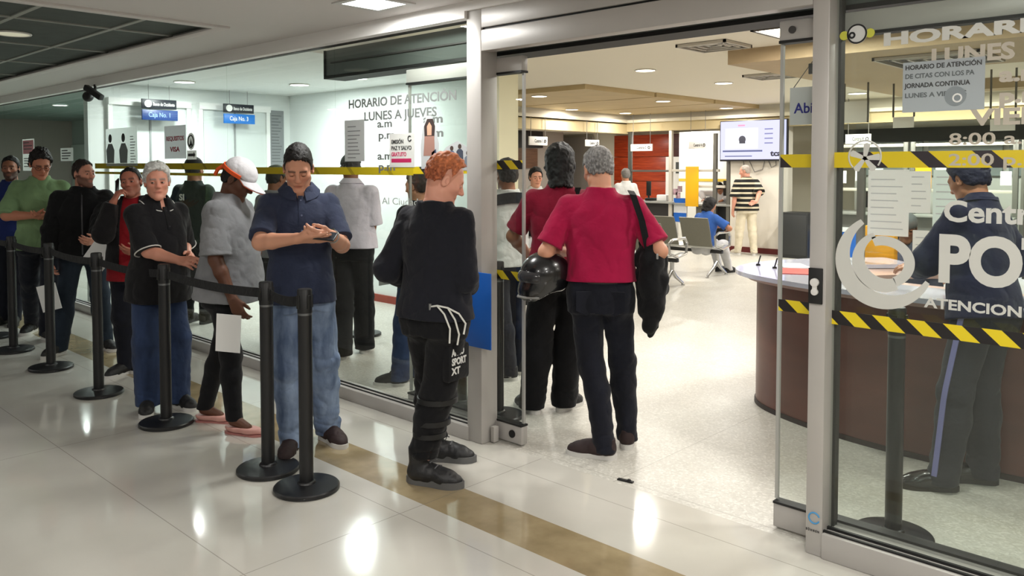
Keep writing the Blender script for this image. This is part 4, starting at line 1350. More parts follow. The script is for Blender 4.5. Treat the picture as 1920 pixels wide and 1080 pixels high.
tape(-9.3, -6.30, 1.602, .055, YF - .0045, OLV, 'broad upper yellow tape across the glass behind the queue tail', 1.592)
tape(-9.3, -6.30, 1.530, .024, YF - .0045, OLV, 'thin lower yellow tape across the glass behind the queue tail', 1.522)
tape(-6.30, -3.97, 1.560, .052, YF - .0045, OLV, 'olive yellow tape across the glass behind the man with the phone', 1.560)
tape(-3.97, -3.42, 1.565, .045, YF - .0045, YB2, 'short yellow and black tape beside the red-haired man head', 1.57)
tape(-3.36, -3.11, 1.598, .050, 3.362, YB, 'yellow and black tape at head height on the open left door leaf')
tape(-3.36, -3.11, .965, .050, 3.362, YB, 'yellow and black tape at hip height on the open left door leaf')
tape(-1.590, -1.40, 1.610, .056, 3.362, YB2, 'yellow and black tape at head height on the right door leaf')
tape(-1.325, -.55, 1.612, .062, YF - .0048, YB2, 'wide yellow and black tape below the opening hours lettering on the right pane')
tape(-1.590, -1.40, .985, .05, 3.362, YB, 'yellow and black tape at hip height on the right door leaf')
tape(-1.325, -.40, .975, .056, YF - .0048, YB, 'yellow and black tape at hip height across the right pane')

# ------------------------------------------------------------------ papers and stickers on the glass
PAPER = plain('paper_white', (232, 232, 230), .8)
TP = paper('paper_backlit', (232, 232, 230), .5)
GREYPAPER = paper('paper_grey', (206, 207, 208), .7)
DINK = plain('dark_ink', (50, 50, 50), .6)
MAG = plain('magenta_ink', (176, 30, 84), .6)
def sheet(x0, x1, z0, z1, y, mat, label, cat='notice', name='notice'):
    o = MB().span((x0, y - .0006, z0), (x1, y + .0006, z1)).build(name, mat, smooth=0)
    return tag(o, label, cat)
def line_block(par, x0, x1, zs, y, mat, h=.006, name='printed_lines', seed=1):
    r = random.Random(seed); mb = MB()
    for z in zs:
        mb.span((x0, y - .0004, z - h / 2), (x0 + (x1 - x0) * r.uniform(.55, 1), y, z + h / 2))
    return mb.build(name, mat, par, smooth=0)
yp = YF - .0060
s_ = sheet(-4.700, -4.475, 1.625, 1.905, yp, GREYPAPER, 'grey list of printed lines stuck on the glass under the opening hours')
line_block(s_, -4.665, -4.51, [1.86, 1.83, 1.80, 1.775, 1.75, 1.725, 1.70, 1.675, 1.65], yp - .0008, plain('mid_ink', (112, 112, 114), .6))
s_ = sheet(-4.205, -3.955, 1.585, 1.800, yp - .001, TP, 'white paz y salvo notice with a magenta bar on the glass')
letters('EMISIÓN', (-4.185, yp - .0022, 1.735), U, N, .036, DINK, s_, .001, width=.12)
letters('PAZ Y SALVO', (-4.185, yp - .0022, 1.695), U, N, .036, DINK, s_, .001, width=.20)
letters('GRATUITO', (-4.185, yp - .0022, 1.655), U, N, .036, MAG, s_, .001, width=.15)
MB().span((-4.185, yp - .0024, 1.615), (-3.985, yp - .0016, 1.640)).build('magenta_bar', MAG, s_, smooth=0)
mb = MB(); mb.tube([(-4.0 + .016 * math.cos(a), yp - .0022, 1.765 + .016 * math.sin(a)) for a in np.linspace(.8, 5.9, 16)], .004, 6); mb.build('emblem', DINK, s_)
# cut-out picture sticker: a standing woman and a small group
mb = MB()
st = tag(MB().prism([(-.075, -.17), (.085, -.17), (.09, -.02), (.055, .09), (.02, .155), (-.025, .155), (-.06, .08), (-.08, -.02)], (-3.815, yp, 1.745), (1, 0, 0), (0, 0, 1), (0, -.0008, 0)).build('picture_sticker', paper('sticker_white', (206, 208, 210), .4), smooth=0), 'cut-out picture sticker of a long-haired woman standing, on the glass', 'sticker')
MB().prism([(-.045, .02), (.045, .02), (.052, .09), (.03, .135), (-.02, .135), (-.05, .09)], (-3.812, yp - .0009, 1.745), (1, 0, 0), (0, 0, 1), (0, -.0006, 0)).build('hair_print', plain('hair_print', (52, 40, 38), .6), st, smooth=0)
MB().prism([(-.020, .035), (.020, .035), (.022, .09), (0, .115), (-.022, .09)], (-3.812, yp - .0016, 1.745), (1, 0, 0), (0, 0, 1), (0, -.0006, 0)).build('face_print', plain('face_print', (196, 150, 126), .6), st, smooth=0)
MB().prism([(-.055, -.09), (.05, -.09), (.045, .03), (-.045, .03)], (-3.812, yp - .0012, 1.745), (1, 0, 0), (0, 0, 1), (0, -.0006, 0)).build('coat_print', plain('coat_print', (150, 112, 100), .6), st, smooth=0)
MB().prism([(.02, -.165), (.075, -.165), (.06, -.05), (.02, -.07)], (-3.812, yp - .0012, 1.745), (1, 0, 0), (0, 0, 1), (0, -.0006, 0)).build('trouser_print', plain('trouser_print', (56, 66, 92), .6), st, smooth=0)
st = tag(MB().prism([(-.14, -.09), (.16, -.09), (.16, .02), (.10, .05), (.02, .085), (-.08, .05), (-.14, .0)], (-3.58, yp, 1.655), (1, 0, 0), (0, 0, 1), (0, -.0008, 0)).build('picture_sticker', paper('sticker_white', (206, 208, 210), .4), smooth=0), 'cut-out picture sticker of a seated group at a table, on the glass', 'sticker')
for i, (dx, dz, cc) in enumerate(((-.10, -.02, (40, 44, 52)), (-.03, .01, (86, 100, 128)), (.04, .02, (60, 66, 80)), (.11, -.02, (110, 118, 130)))):
    MB().prism([(-.03, -.055), (.03, -.055), (.028, .0), (.012, .012), (-.012, .012), (-.028, .0)], (-3.58 + dx, yp - .0009, 1.66 + dz), (1, 0, 0), (0, 0, 1), (0, -.0006, 0)).build('figure_print', plain('fig_%d' % i, cc, .6), st, smooth=0)
    MB().lathe([(.0001, 0), (.015, 0), (.015, .0006), (.0001, .0007)], (-3.58 + dx, yp - .0012, 1.687 + dz), 12, Rx(90)).build('head_print', plain('head_print', (66, 50, 44), .6), st, smooth=0)
# posters far left on the glass
s_ = sheet(-7.56, -7.12, 1.665, 1.965, yp, GREYPAPER, 'grey notice with two blocks of faded red print above the queue')
letters('REQUISITOS', (-7.52, yp - .001, 1.83), U, N, .055, plain('faded_red_ink', (170, 70, 84), .6), s_, .002, width=.36)
letters('VISA', (-7.44, yp - .001, 1.73), U, N, .06, MATS['faded_red_ink'], s_, .002, width=.20)
o = tag(MB().lathe([(.0001, 0), (.075, 0), (.075, .001), (.0001, .0012)], (-7.02, yp, 1.815), 28, Rx(90)).build('round_sticker', TP, smooth=0), 'round white no-smoking style sticker above the black cap', 'sticker')
mb = MB(); mb.tube([(-7.02 + .052 * math.cos(a), yp - .0016, 1.815 + .052 * math.sin(a)) for a in np.linspace(0, 6.283, 25)[:-1]], .006, 6, closed=True); mb.span((-7.05, yp - .002, 1.775), (-6.995, yp - .001, 1.79)); mb.prism([(-.025, -.02), (.025, -.02), (0, .04)], (-7.02, yp - .0012, 1.80), (1, 0, 0), (0, 0, 1), (0, -.0008, 0))
mb.build('pictogram', DINK, o)
s_ = sheet(-7.10, -6.92, 1.655, 1.735, yp, TP, 'small white arrow card under the round sticker on the glass')
MB().prism([(-.07, -.012), (.04, -.012), (.04, -.028), (.07, 0), (.04, .028), (.04, .012), (-.07, .012)], (-7.01, yp - .0008, 1.695), (1, 0, 0), (0, 0, 1), (0, -.0008, 0)).build('arrow', DINK, s_, smooth=0)
s_ = sheet(-8.98, -8.18, 1.60, 1.985, yp, paper('paper_pale', (222, 226, 224), .6), 'pale poster with two drawn figures at the far end of the teller room glass', 'poster', 'poster')
for dx in (-.24, .10):
    MB().prism([(-.09, -.15), (.09, -.15), (.11, -.02), (.05, .05), (-.05, .05), (-.11, -.02)], (-8.62 + dx, yp - .0008, 1.78), (1, 0, 0), (0, 0, 1), (0, -.0006, 0)).build('figure_print', paper('drawn_grey', (150, 154, 154), .5), s_, smooth=0)
    MB().lathe([(.0001, 0), (.045, 0), (.045, .0006), (.0001, .0007)], (-8.62 + dx, yp - .0012, 1.885), 14, Rx(90)).build('head_print', paper('drawn_dark', (90, 90, 90), .5), s_, smooth=0)
line_block(s_, -8.35, -8.21, np.arange(1.64, 1.92, .028), yp - .0008, MATS['mid_ink'], .008)
# right pane
s_ = sheet(-1.068, -.790, 1.790, 1.978, yp - .001, paper('paper_blue_grey', (188, 194, 198), .4), 'blue-grey opening hours sheet taped inside the right pane')
for t, z, w, mt in (('HORARIO DE ATENCIÓN', 1.950, .258, DINK), ('DE CITAS CON LOS PA', 1.917, .235, plain('slate_ink', (90, 96, 98), .6)), ('JORNADA CONTINUA', 1.882, .225, DINK), ('LUNES A VIERNES', 1.845, .21, MATS['slate_ink'])):
    letters(t, (-1.060, yp - .0022, z), U, N, .024, mt, s_, .0006, width=w)
mb = MB(); mb.lathe([(.0001, 0), (.036, 0), (.036, .0008), (.0001, .001)], (-.885, yp - .0026, 1.842), 24, Rx(90)); o = mb.build('round_sticker', plain('sticker_slate', (126, 134, 138), .6), s_)
mb = MB(); mb.tube([(-.878 + .014 * math.cos(a), yp - .0042, 1.835 + .014 * math.sin(a)) for a in np.linspace(0, 6.283, 17)[:-1]], .003, 6, closed=True); mb.build('pictogram', PAPER, o)
o = tag(MB().lathe([(.0001, 0), (.040, 0), (.040, .001), (.0001, .0012)], (-1.243, yp, 2.108), 28, Rx(90)).build('camera_sticker', plain('sticker_glassy', (206, 206, 204), .6), smooth=0), 'round security sticker with yellow side lobes at the top of the right pane', 'sticker')
mb = MB(); mb.tube([(-1.243 + .036 * math.cos(a), yp - .0016, 2.108 + .036 * math.sin(a)) for a in np.linspace(0, 6.283, 25)[:-1]], .0035, 6, closed=True); mb.tube([(-1.262 + .010 * math.cos(a), yp - .0016, 2.104 + .010 * math.sin(a)) for a in np.linspace(0, 6.283, 13)[:-1]], .004, 6, closed=True); mb.build('pictogram', RUB, o)
for dx in (-.050, .050): MB().lathe([(.0001, 0), (.018, 0), (.018, .001), (.0001, .0012)], (-1.243 + dx, yp + .0005, 2.106), 14, Rx(90)).build('side_lobe', plain('lime_yellow', (196, 196, 70), .6), o)
# "open" sign hung inside the right door leaf
o = tag(MB().span((-1.565, 3.392, 1.765), (-1.36, 3.400, 1.925)).build('open_sign', plain('sign_grey', (196, 194, 196), .6), smooth=0), 'grey open sign with blue letters hanging inside the right door leaf', 'sign')
letters('Abierto', (-1.545, 3.3915, 1.815), U, N, .062, plain('navy_ink', (44, 44, 130), .6), o, .001, width=.19)
mb = MB(); mb.tube([(-1.55, 3.396, 1.925), (-1.47, 3.396, 2.03), (-1.39, 3.396, 1.925)], .002, 6); mb.box((-1.47, 3.396, 2.0), (.03, .012, .045), .003); mb.build('hanger', plain('hanger_grey', (90, 90, 90), .5), o)
# blue panel on the left post
o = tag(MB().box((-3.305, 3.205, .775), (.205, .008, .43), .002).build('blue_folder', plain('royal_blue', (16, 92, 184), .45)), 'plain royal blue board hanging on the left door post behind the red-haired man', 'board')
# the neighbouring shop at the far left: pale wall panels and two sheets on its glass
mb = MB()
for i in range(6): mb.span((-16.95 + i * 1.2, 5.56, .1), (-16.95 + i * 1.2 + 1.17, 5.6, 2.02), .004)
struct(mb.build('trim_27', plain('shop_panel', (206, 222, 216), .5)))
area('shop_fill', (-13.2, 4.5, 2.46), .6, 30, (.92, 1, .96))  # light without a fitting, added to brighten the shop wall
s_ = sheet(-11.77, -11.31, 1.545, 1.945, yp, TP, 'tall white sheet with a pink upper half on the far left glass')
MB().span((-11.75, yp - .0012, 1.76), (-11.33, yp - .0007, 1.93)).build('pink_block', paper('pink_block', (222, 176, 182)), s_, smooth=0)
line_block(s_, -11.72, -11.36, [1.90, 1.86, 1.82, 1.70, 1.67, 1.64, 1.60], yp - .0018, MATS['mid_ink'], .012)
s_ = sheet(-10.36, -9.95, 1.66, 1.81, yp, TP, 'small white sheet with dark print on the far left glass near the pillar')
line_block(s_, -10.32, -10.0, [1.78, 1.75, 1.72, 1.69], yp - .0012, DINK, .012)
# ------------------------------------------------------------------ queue posts
BLK = plain('black_powder_coat', (24, 24, 26), .38, .0, .5)
BLK2 = plain('black_plastic', (16, 16, 17), .45)
BELT = cloth('belt_webbing', (26, 26, 28))
def stanchion(x, y, label, group=None, to=None, ang=0, base_mat=None):
    t = empty('queue_post', (x, y, 0), 0, label, 'queue post', group)
    MB().lathe([(.0001, 0), (.155, 0), (.160, .004), (.160, .018), (.155, .024), (.09, .030), (.055, .034), (.0001, .034)], (0, 0, 0), 40).build('base', base_mat or BLK, t)
    MB().lathe([(.0001, .03), (.048, .03), (.042, .042), (.034, .046), (.034, .865), (.0001, .866)], (0, 0, 0), 24).build('pole', BLK, t)
    MB().lathe([(.0001, .864), (.0345, .864), (.0345, .876), (.0001, .877)], (0, 0, 0), 24).build('collar', plain('dull_steel', (120, 122, 124), .35, .8), t)
    h = MB().lathe([(.0001, .875), (.036, .875), (.036, .985), (.032, .992), (.0001, .994)], (0, 0, 0), 24).build('belt_head', BLK2, t)
    mb = MB()
    R = Rz(ang)
    for k in range(4):
        M_ = R @ Rz(90 * k); c = M_ @ V(0, .036, .93)
        mb.box(c, (.020, .012, .066), .002, M_)
    mb.build('belt_slots', BLK2, h)
    if to is not None:
        dx, dy = to[0] - x, to[1] - y
        L_ = math.hypot(dx, dy); u = V(dx / L_, dy / L_, 0)
        A_, B_ = [], []
        for i in range(13):
            s = i / 12
            z = .955 - .018 * 4 * s * (1 - s)
            p = u * (.036 + s * (L_ - .072))
            A_.append(p + V(0, 0, z)); B_.append(p + V(0, 0, z - .050))
        MB().strip(A_, B_, np.cross(u, [0, 0, 1]) * .0015).build('belt', BELT, t)
    return t
SP = [(-3.458, 2.175), (-3.82, 2.174), (-4.977, 2.144), (-5.986, 2.110), (-7.025, 2.124), (-7.942, 2.110), (-8.72, 2.150)]
SL = ['black queue post with its round base nearest the camera, belt on one side only',
      'black queue post right behind the nearest one, with a belt on both sides',
      'black queue post in front of the white-haired man, beside the pink flat shoes',
      'black queue post in front of the man phoning in a red shirt',
      'black queue post before the man in the black hoodie, white paper behind it',
      'black queue post in front of the man in the green T-shirt',
      'black queue post at the left edge of the picture, mostly cut off']
for i, p in enumerate(SP):
    stanchion(p[0], p[1], SL[i], 'queue posts along the corridor', SP[i + 1] if i < len(SP) - 1 else None)
for (x, y, l) in ((-6.296, 4.602, 'black queue post behind the legs of the man in the pale lilac shirt'),
                  (-4.763, 4.717, 'black queue post behind the left door post, round base showing by the dark jeans'),
                  (-3.592, 3.66, 'black queue post hidden by the left door post, base just inside the open leaf'),
                  (-3.93, 3.66, 'black queue post inside the glass behind the work boots'),
                  (-1.179, 3.61, 'black queue post behind the right glass pane in front of the reception desk')):
    stanchion(x, y, l, 'queue posts inside the glass')

# ------------------------------------------------------------------ teller room
def hung_sign(x, z0, z1, y0, y1, label, blue, n):
    t = empty('teller_sign', (x, (y0 + y1) / 2, z0), 0, label, 'sign', 'teller window signs')
    w = y1 - y0; m = (z1 - z0) * .52
    MB().box((0, 0, m + (z1 - z0 - m) / 2 + .01), (.025, w, z1 - z0 - m - .005), .002).build('name_plate', plain('sign_black', (16, 22, 34), .4), t)
    MB().box((0, .008, m / 2), (.025, w + .012, m - .004), .002).build('number_plate', plain('sign_blue_%s' % n, blue, .4), t)
    mb = MB(); mb.lathe([(.0001, 0), (.042, 0), (.042, .002), (.0001, .002)], (.013, -w / 2 + .07, (m + z1 - z0) / 2 + .01), 18, Ry(90)); mb.build('emblem', PAPER, t)
    letters('Banco de Occidente', (.0135, -w / 2 + .125, (m + z1 - z0) / 2 - .010), (0, 1, 0), (1, 0, 0), .055, PAPER, t, .001, width=w - .15)
    letters('Caja No. %s' % n, (.0135, -w * .32, m * .32), (0, 1, 0), (1, 0, 0), .075, PAPER if n == '3' else plain('sign_pale_blue', (130, 160, 200), .5), t, .001, width=w * .62)
    mb = MB()
    for yy in (-w * .3, w * .3): mb.tube([(0, yy, z1 - z0), (0, yy, 2.54 - z0)], .003, 6)
    mb.build('hanging_wires', plain('wire_grey', (150, 150, 150), .5), t)
    return t
hung_sign(-9.50, 2.130, 2.365, 3.87, 4.27, 'dark navy teller sign reading Caja No. 1 hanging by the drawn poster', (26, 56, 112), '1')
hung_sign(-9.50, 2.130, 2.365, 4.86, 5.26, 'bright blue teller sign reading Caja No. 3 hanging in the middle of the teller room', (18, 110, 196), '3')
for y0, y1, lab in ((5.345, 5.54, 'grey printed notice board nearer the blue teller sign'), (5.60, 5.80, 'grey printed notice board in the corner of the teller room')):
    o = tag(MB().span((-9.705, y0, 1.60), (-9.685, y1, 2.335)).build('notice_board', plain('board_grey', (136, 140, 142), .7), smooth=0), lab, 'notice board')
    mb = MB(); r = random.Random(int(y0 * 10))
    for z in np.arange(1.66, 2.30, .04): mb.span((-9.685, y0 + .02, z), (-9.683, y0 + .03 + r.uniform(.08, .14), z + .012))
    mb.build('printed_lines', plain('board_ink', (100, 104, 106), .7), o, smooth=0)
for y0, lab in ((3.56, 'white framed teller window at the glass end of the teller room'), (4.62, 'white framed teller window in the middle of the teller room')):
    t = empty('teller_window', (-9.70, y0, 0), 0, lab, 'teller window')
    mb = MB(); mb.span((0, 0, 2.30), (.07, .96, 2.38)); mb.span((0, 0, 1.0), (.05, .05, 2.30)); mb.span((0, .91, 1.0), (.05, .96, 2.30)); mb.build('frame', plain('window_frame_white', (236, 238, 236), .5), t)
    MB().span((.01, .05, 1.05), (.02, .91, 2.30)).build('pane', plain('frosted_pane', (206, 214, 212), .35), t)
    MB().span((0, -.02, .95), (.28, .98, 1.0), .005).build('shelf', plain('shelf_white', (224, 224, 220), .5), t)
    MB().span((.02, .47, 1.05), (.03, .49, 2.30)).build('mullion', plain('grey_mullion', (150, 154, 154), .5), t)
o = tag(MB().span((-9.705, 5.38, 1.36), (-9.69, 5.56, 1.57)).build('notice', plain('pale_yellow_sheet', (222, 224, 176), .8), smooth=0), 'pale yellow sheet under the grey notice board in the teller room', 'notice')
line_block(o, 0, 0, [], 0, DINK) if 0 else None
# dome camera and its arm on the ceiling edge
t = empty('security_camera', (-9.0, 3.20, 2.36), 0, 'black bullet security camera under the ceiling edge above the drawn poster', 'camera')
MB().box((.03, -.03, 0), (.26, .06, .06), .012, Rz(20) @ Ry(28)).build('housing', BLK2, t)
MB().sphere((-.16, -.02, -.03), .055).build('dome', BLK2, t)
MB().tube([(0, 0, .0), (-.02, .0, .085)], .015, 8).build('bracket', BLK2, t)

def round_lamp(x, y, z, r, mat, label, group, rim=None, power=20, col=(1, .965, .90)):
    t = empty('ceiling_lamp', (x, y, z), 0, label, 'ceiling lamp', group)
    MB().lathe([(r * .86, -.004), (r, -.004), (r * 1.06, 0), (r * 1.06, .004), (r * .86, .004)], (0, 0, 0), 32).build('rim', rim or plain('lamp_rim', (216, 212, 204), .5), t) if 0 else None
    mb = MB(); mb.tube([(r * 1.0 * math.cos(a), r * 1.0 * math.sin(a), -.003) for a in np.linspace(0, 6.2832, 33)[:-1]], .008, 6, closed=True); mb.build('rim', rim or plain('lamp_rim', (216, 212, 204), .5), t)
    MB().lathe([(.0001, -.006), (r * .96, -.006), (r * .96, 0), (.0001, 0)], (0, 0, 0), 28).build('diffuser', mat, t)
    if power: area('lamp_light', (0, 0, -.012), r * 1.8, power, col, 'DISK', parent=t)
    return t
LIT = glow('lamp_lit', (255, 246, 226), 7.0)
LITC = glow('lamp_lit_cool', (246, 255, 252), 7.0)
DIM = plain('lamp_pale_glow', (206, 202, 178), .5, emit=.45)  # pale glow put into the disc, no light beneath it
round_lamp(-6.62, 1.80, 2.540, .115, DIM, 'round pale ceiling lamp set in the dark tile ceiling', 'corridor ceiling lamps', power=0)
for x, y, l in ((-5.586, 8.198, 'round lit lamp alone in the middle of the hall ceiling'), (-5.639, 10.163, 'round lit lamp in the hall ceiling short of the screen')):
    round_lamp(x, y, 2.746, .12, LIT, l, 'hall ceiling lamps')
for x, y, l in ((-7.45, 11.45, 'round lit lamp in the second tan ceiling strip, near its right edge'), (-7.46, 13.55, 'round lit lamp in the last tan ceiling strip, near the screen'), (-9.6, 13.4, 'flat lit lamp in the last tan ceiling strip above the red wall'), (-9.75, 11.9, 'lit lamp at the left end of the second tan strip'), (-8.3, 9.35, 'lit lamp at the left end of the first tan strip, behind the door leaf')):
    round_lamp(x, y, 2.676, .12, LIT, l, 'tan ceiling strip lamps')
for x, y, l in ((-8.25, 5.15, 'lit round lamp in the teller room ceiling between the two teller signs'), (-8.9, 4.1, 'lit round lamp in the teller room ceiling beside the dark teller sign'), (-7.2, 5.2, 'lit round lamp in the teller room ceiling toward the white wall')):
    round_lamp(x, y, 2.536, .11, LITC, l, 'teller room ceiling lamps', power=26, col=(.96, 1, .98))
for x, y, l in ((-11.2, 4.1, 'lit lamp seen through the far left glass, nearer the teller room'), (-12.6, 4.0, 'lit lamp seen through the far left glass at the picture edge'), (-11.4, 5.0, 'small lit lamp seen through the far left glass against the pillar')):
    round_lamp(x, y, 2.47, .10, LITC, l, 'far left shop lamps', power=16, col=(.92, 1, .96))
struct(MB().span((-17, 3.34, 2.476), (-9.82, 5.75, 2.54)).build('ceiling', plain('shop_ceiling', (120, 136, 130), .8)))
# square corridor luminaire over the man with the phone
t = empty('square_lamp', (-3.80, 2.86, 2.52), 0, 'square recessed ceiling lamp cut by the top edge of the picture', 'ceiling lamp')
mb = MB(); mb.span((-.17, -.17, -.008), (.17, -.13, .0)); mb.span((-.17, .13, -.008), (.17, .17, 0)); mb.span((-.17, -.13, -.008), (-.13, .13, 0)); mb.span((.13, -.13, -.008), (.17, .13, 0)); mb.build('frame', plain('lamp_frame', (196, 194, 192), .5), t)
MB().span((-.13, -.13, -.006), (.13, .13, -.001)).build('diffuser', LITC, t)
area('square_lamp_light', (0, 0, -.02), .26, 20, (1, .99, .95), parent=t)
# air vents and light panels in the hall ceiling
def vent(x, y, z, s, label, grp='hall ceiling vents'):
    t = empty('air_vent', (x, y, z), 0, label, 'air vent', grp)
    mb = MB()
    for k, w in enumerate((s, s * .74, s * .50, s * .26)):
        h = w / 2; th = .022
        for a in ((-h, -h, h, -h + th), (-h, h - th, h, h), (-h, -h, -h + th, h), (h - th, -h, h, h)):
            mb.span((a[0], a[1], -.012 - .006 * (3 - k)), (a[2], a[3], -.004))
    mb.build('louvre_frame', plain('vent_metal', (190, 184, 172), .5), t)
    MB().span((-s / 2, -s / 2, -.004), (s / 2, s / 2, -.001)).build('opening_shade', plain('vent_shade', (70, 66, 60), .8), t)  # dark plate paints the shade behind the louvres
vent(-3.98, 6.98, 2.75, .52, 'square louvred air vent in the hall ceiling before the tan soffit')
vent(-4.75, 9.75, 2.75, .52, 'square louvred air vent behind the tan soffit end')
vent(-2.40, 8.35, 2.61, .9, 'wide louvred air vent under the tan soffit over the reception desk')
for x, y, lab in ((-3.02, 6.72, 'square lit panel with a dark frame in the hall ceiling right of the vent'), (-1.95, 6.25, 'square lit panel with a dark frame behind the round security sticker')):
    t = empty('light_panel', (x, y, 2.75), 0, lab, 'ceiling lamp', 'square hall light panels')
    mb = MB(); h = .30
    for a in ((-h, -h, h, -h + .03), (-h, h - .03, h, h), (-h, -h, -h + .03, h), (h - .03, -h, h, h)): mb.span((a[0], a[1], -.02), (a[2], a[3], 0))
    mb.build('frame', plain('panel_frame_dark', (66, 60, 54), .5), t)
    MB().span((-.27, -.27, -.008), (.27, .27, -.002)).build('diffuser', LIT, t)
    area('panel_light', (0, 0, -.012), .5, 42, (1, .96, .9), parent=t)
for x, y, lab in ((-4.9, 13.0, 'lit lamp above the hanging boards behind the right pane, left one'), (-3.9, 12.9, 'lit lamp above the hanging boards behind the right pane, middle one'), (-2.6, 13.1, 'lit lamp above the hanging boards behind the right pane, right one')):
    round_lamp(x, y, 2.746, .14, LIT, lab, 'lamps over the service counters', power=60)
for x, y, lab in ((-11.5, 15.6, 'lit lamp in the rear ceiling left of the red wall'), (-9.6, 15.8, 'lit lamp in the rear ceiling behind the yellow banner'), (-12.6, 13.0, 'lit lamp in the rear ceiling over the brown panel')):
    round_lamp(x, y, 2.496, .14, LIT, lab, 'rear ceiling lamps', power=34)
for x, y, lab in ((-3.6, 4.9, 'added unseen lamp in the hall ceiling just inside the doorway'), (-.6, 5.6, 'added unseen lamp in the hall ceiling over the reception desk'), (-1.0, 3.95, 'added unseen lamp in the hall ceiling just inside the right pane'), (1.2, 4.4, 'added unseen lamp in the hall ceiling beyond the right edge')):
    round_lamp(x, y, 2.746, .12, LIT, lab, 'hall ceiling lamps', power=20)  # extra lamps out of sight, added to brighten the doorway and reception

# ------------------------------------------------------------------ hanging counter signs
def counter_sign(x, y, z0, z1, w, ry, label, top=2.34, txt='Caja', grp='white counter signs'):
    t = empty('counter_sign', (x, y, z0), ry, label, 'sign', grp)
    MB().box((0, 0, (z1 - z0) / 2), (w, .03, z1 - z0), .003).build('panel', plain('sign_white', (240, 238, 234), .5), t)
    mb = MB()
    for xx in (-w * .4, w * .4): mb.tube([(xx, 0, z1 - z0), (xx, 0, top - z0)], .006, 6)
    mb.build('rods', plain('rod_grey', (120, 116, 110), .5), t)
    letters(txt, (-w * .22, -.016, (z1 - z0) * .32), (1, 0, 0), (0, -1, 0), (z1 - z0) * .55, DINK, t, .002, width=w * .45)
    mb = MB(); mb.tube([(w * .36 + .022 * math.cos(a), -.018, (z1 - z0) * .5 + .026 * math.sin(a)) for a in np.linspace(0, 6.283, 15)[:-1]], .007, 6, closed=True); mb.build('emblem', DINK, t)
    return t
counter_sign(-10.06, 11.30, 2.00, 2.16, .50, 90, top=2.52, label= 'white counter sign hanging before the brown panel, left behind the door leaf', txt='Control 1')
counter_sign(-10.06, 12.92, 2.01, 2.14, .42, 90, top=2.52, label= 'white counter sign hanging above the grey-haired man head', txt='Control 2')
counter_sign(-9.55, 13.9, 1.925, 2.065, .52, 0, top=2.68, label= 'white counter sign hanging in front of the red wood wall', txt='Control 3')
counter_sign(-8.25, 13.9, 1.95, 2.09, .40, 0, top=2.68, label= 'white counter sign hanging left of the wall screen', txt='Control 4')
counter_sign(-5.25, 14.0, 1.985, 2.15, .42, 0, top=2.75, label= 'white counter sign hanging behind the fan emblem on the right pane', txt='Control 8')
for x, y, z0, z1, w, lab in ((-3.82, 10.1, 2.13, 2.39, .28, 'blank white hanging board with two dark rods, left one behind the right pane'), (-3.40, 10.5, 2.07, 2.20, .24, 'blank white hanging board, lower one behind the right pane'), (-2.45, 11.0, 2.02, 2.16, .26, 'blank white hanging board behind the opening hours sheet')):
    t = empty('hanging_board', (x, y, z0), 0, lab, 'sign', 'blank hanging boards')
    MB().box((0, 0, (z1 - z0) / 2), (w, .02, z1 - z0), .003).build('panel', plain('sign_white', (240, 238, 234), .5), t)
    mb = MB()
    for xx in (-w * .5, w * .5): mb.tube([(xx, 0, 0 if z1 > 2.3 else z1 - z0), (xx, 0, 2.75 - z0)], .012, 8)
    mb.build('rods', plain('rod_dark', (96, 92, 84), .5), t)

# ------------------------------------------------------------------ wall screen
t = empty('wall_screen_tv', (-7.16, 14.02, 1.71), 0, 'wall-mounted screen showing a turn list above the striped-shirt man', 'screen')
t.name = 'television'
MB().box((0, 0, .375), (1.34, .07, .76), .01).build('case', plain('tv_case', (40, 40, 44), .4), t)
MB().box((0, -.037, .385), (1.30, .004, .71)).build('display', glow('tv_glow', (206, 206, 246), 1.15), t)
mb = MB(); mb.box((-.22, -.041, .42), (.66, .003, .38)); mb.build('picture_panel', glow('tv_white', (236, 238, 250), 1.2), t)
mb = MB(); mb.lathe([(.04, 0), (.07, 0), (.07, .003), (.04, .003)], (-.20, -.045, .40), 20, Rx(90)); mb.box((-.20, -.045, .35), (.12, .003, .05)); mb.build('padlock_icon', plain('tv_dark', (50, 50, 60), .4), t)
mb = MB(); mb.box((-.20, -.044, .185), (.80, .003, .03)); mb.box((-.28, -.044, .09), (.55, .003, .018)); mb.build('caption_bars', glow('tv_caption', (120, 124, 160), .8), t)
mb = MB()
for k in range(4): mb.box((.32, -.044, .58 - k * .085), (.16, .003, .022))
mb.build('turn_rows', glow('tv_rows', (150, 150, 190), .9), t)
letters('tca', (.36, -.046, .09), (1, 0, 0), (0, -1, 0), .14, MATS['tv_dark'], t, .006, width=.22)
mb = MB(); mb.box((-.22, -.044, .66), (.14, .003, .03)); mb.build('pink_label', glow('tv_pink', (244, 170, 200), 1.0), t)
mb = MB()
mb.tube([(-.22, .05, 0), (-.20, .055, -.25), (-.30, .06, -.55), (-.22, .06, -.75)], .008, 6); mb.tube([(-.1, .05, 0), (.0, .055, -.2), (.16, .055, -.16), (.20, .055, 0)], .008, 6); mb.tube([(.28, .05, 0), (.33, .055, -.12), (.42, .055, -.08), (.42, .05, 0)], .008, 6)
mb.build('cables', plain('cable_grey', (120, 116, 112), .6), t)

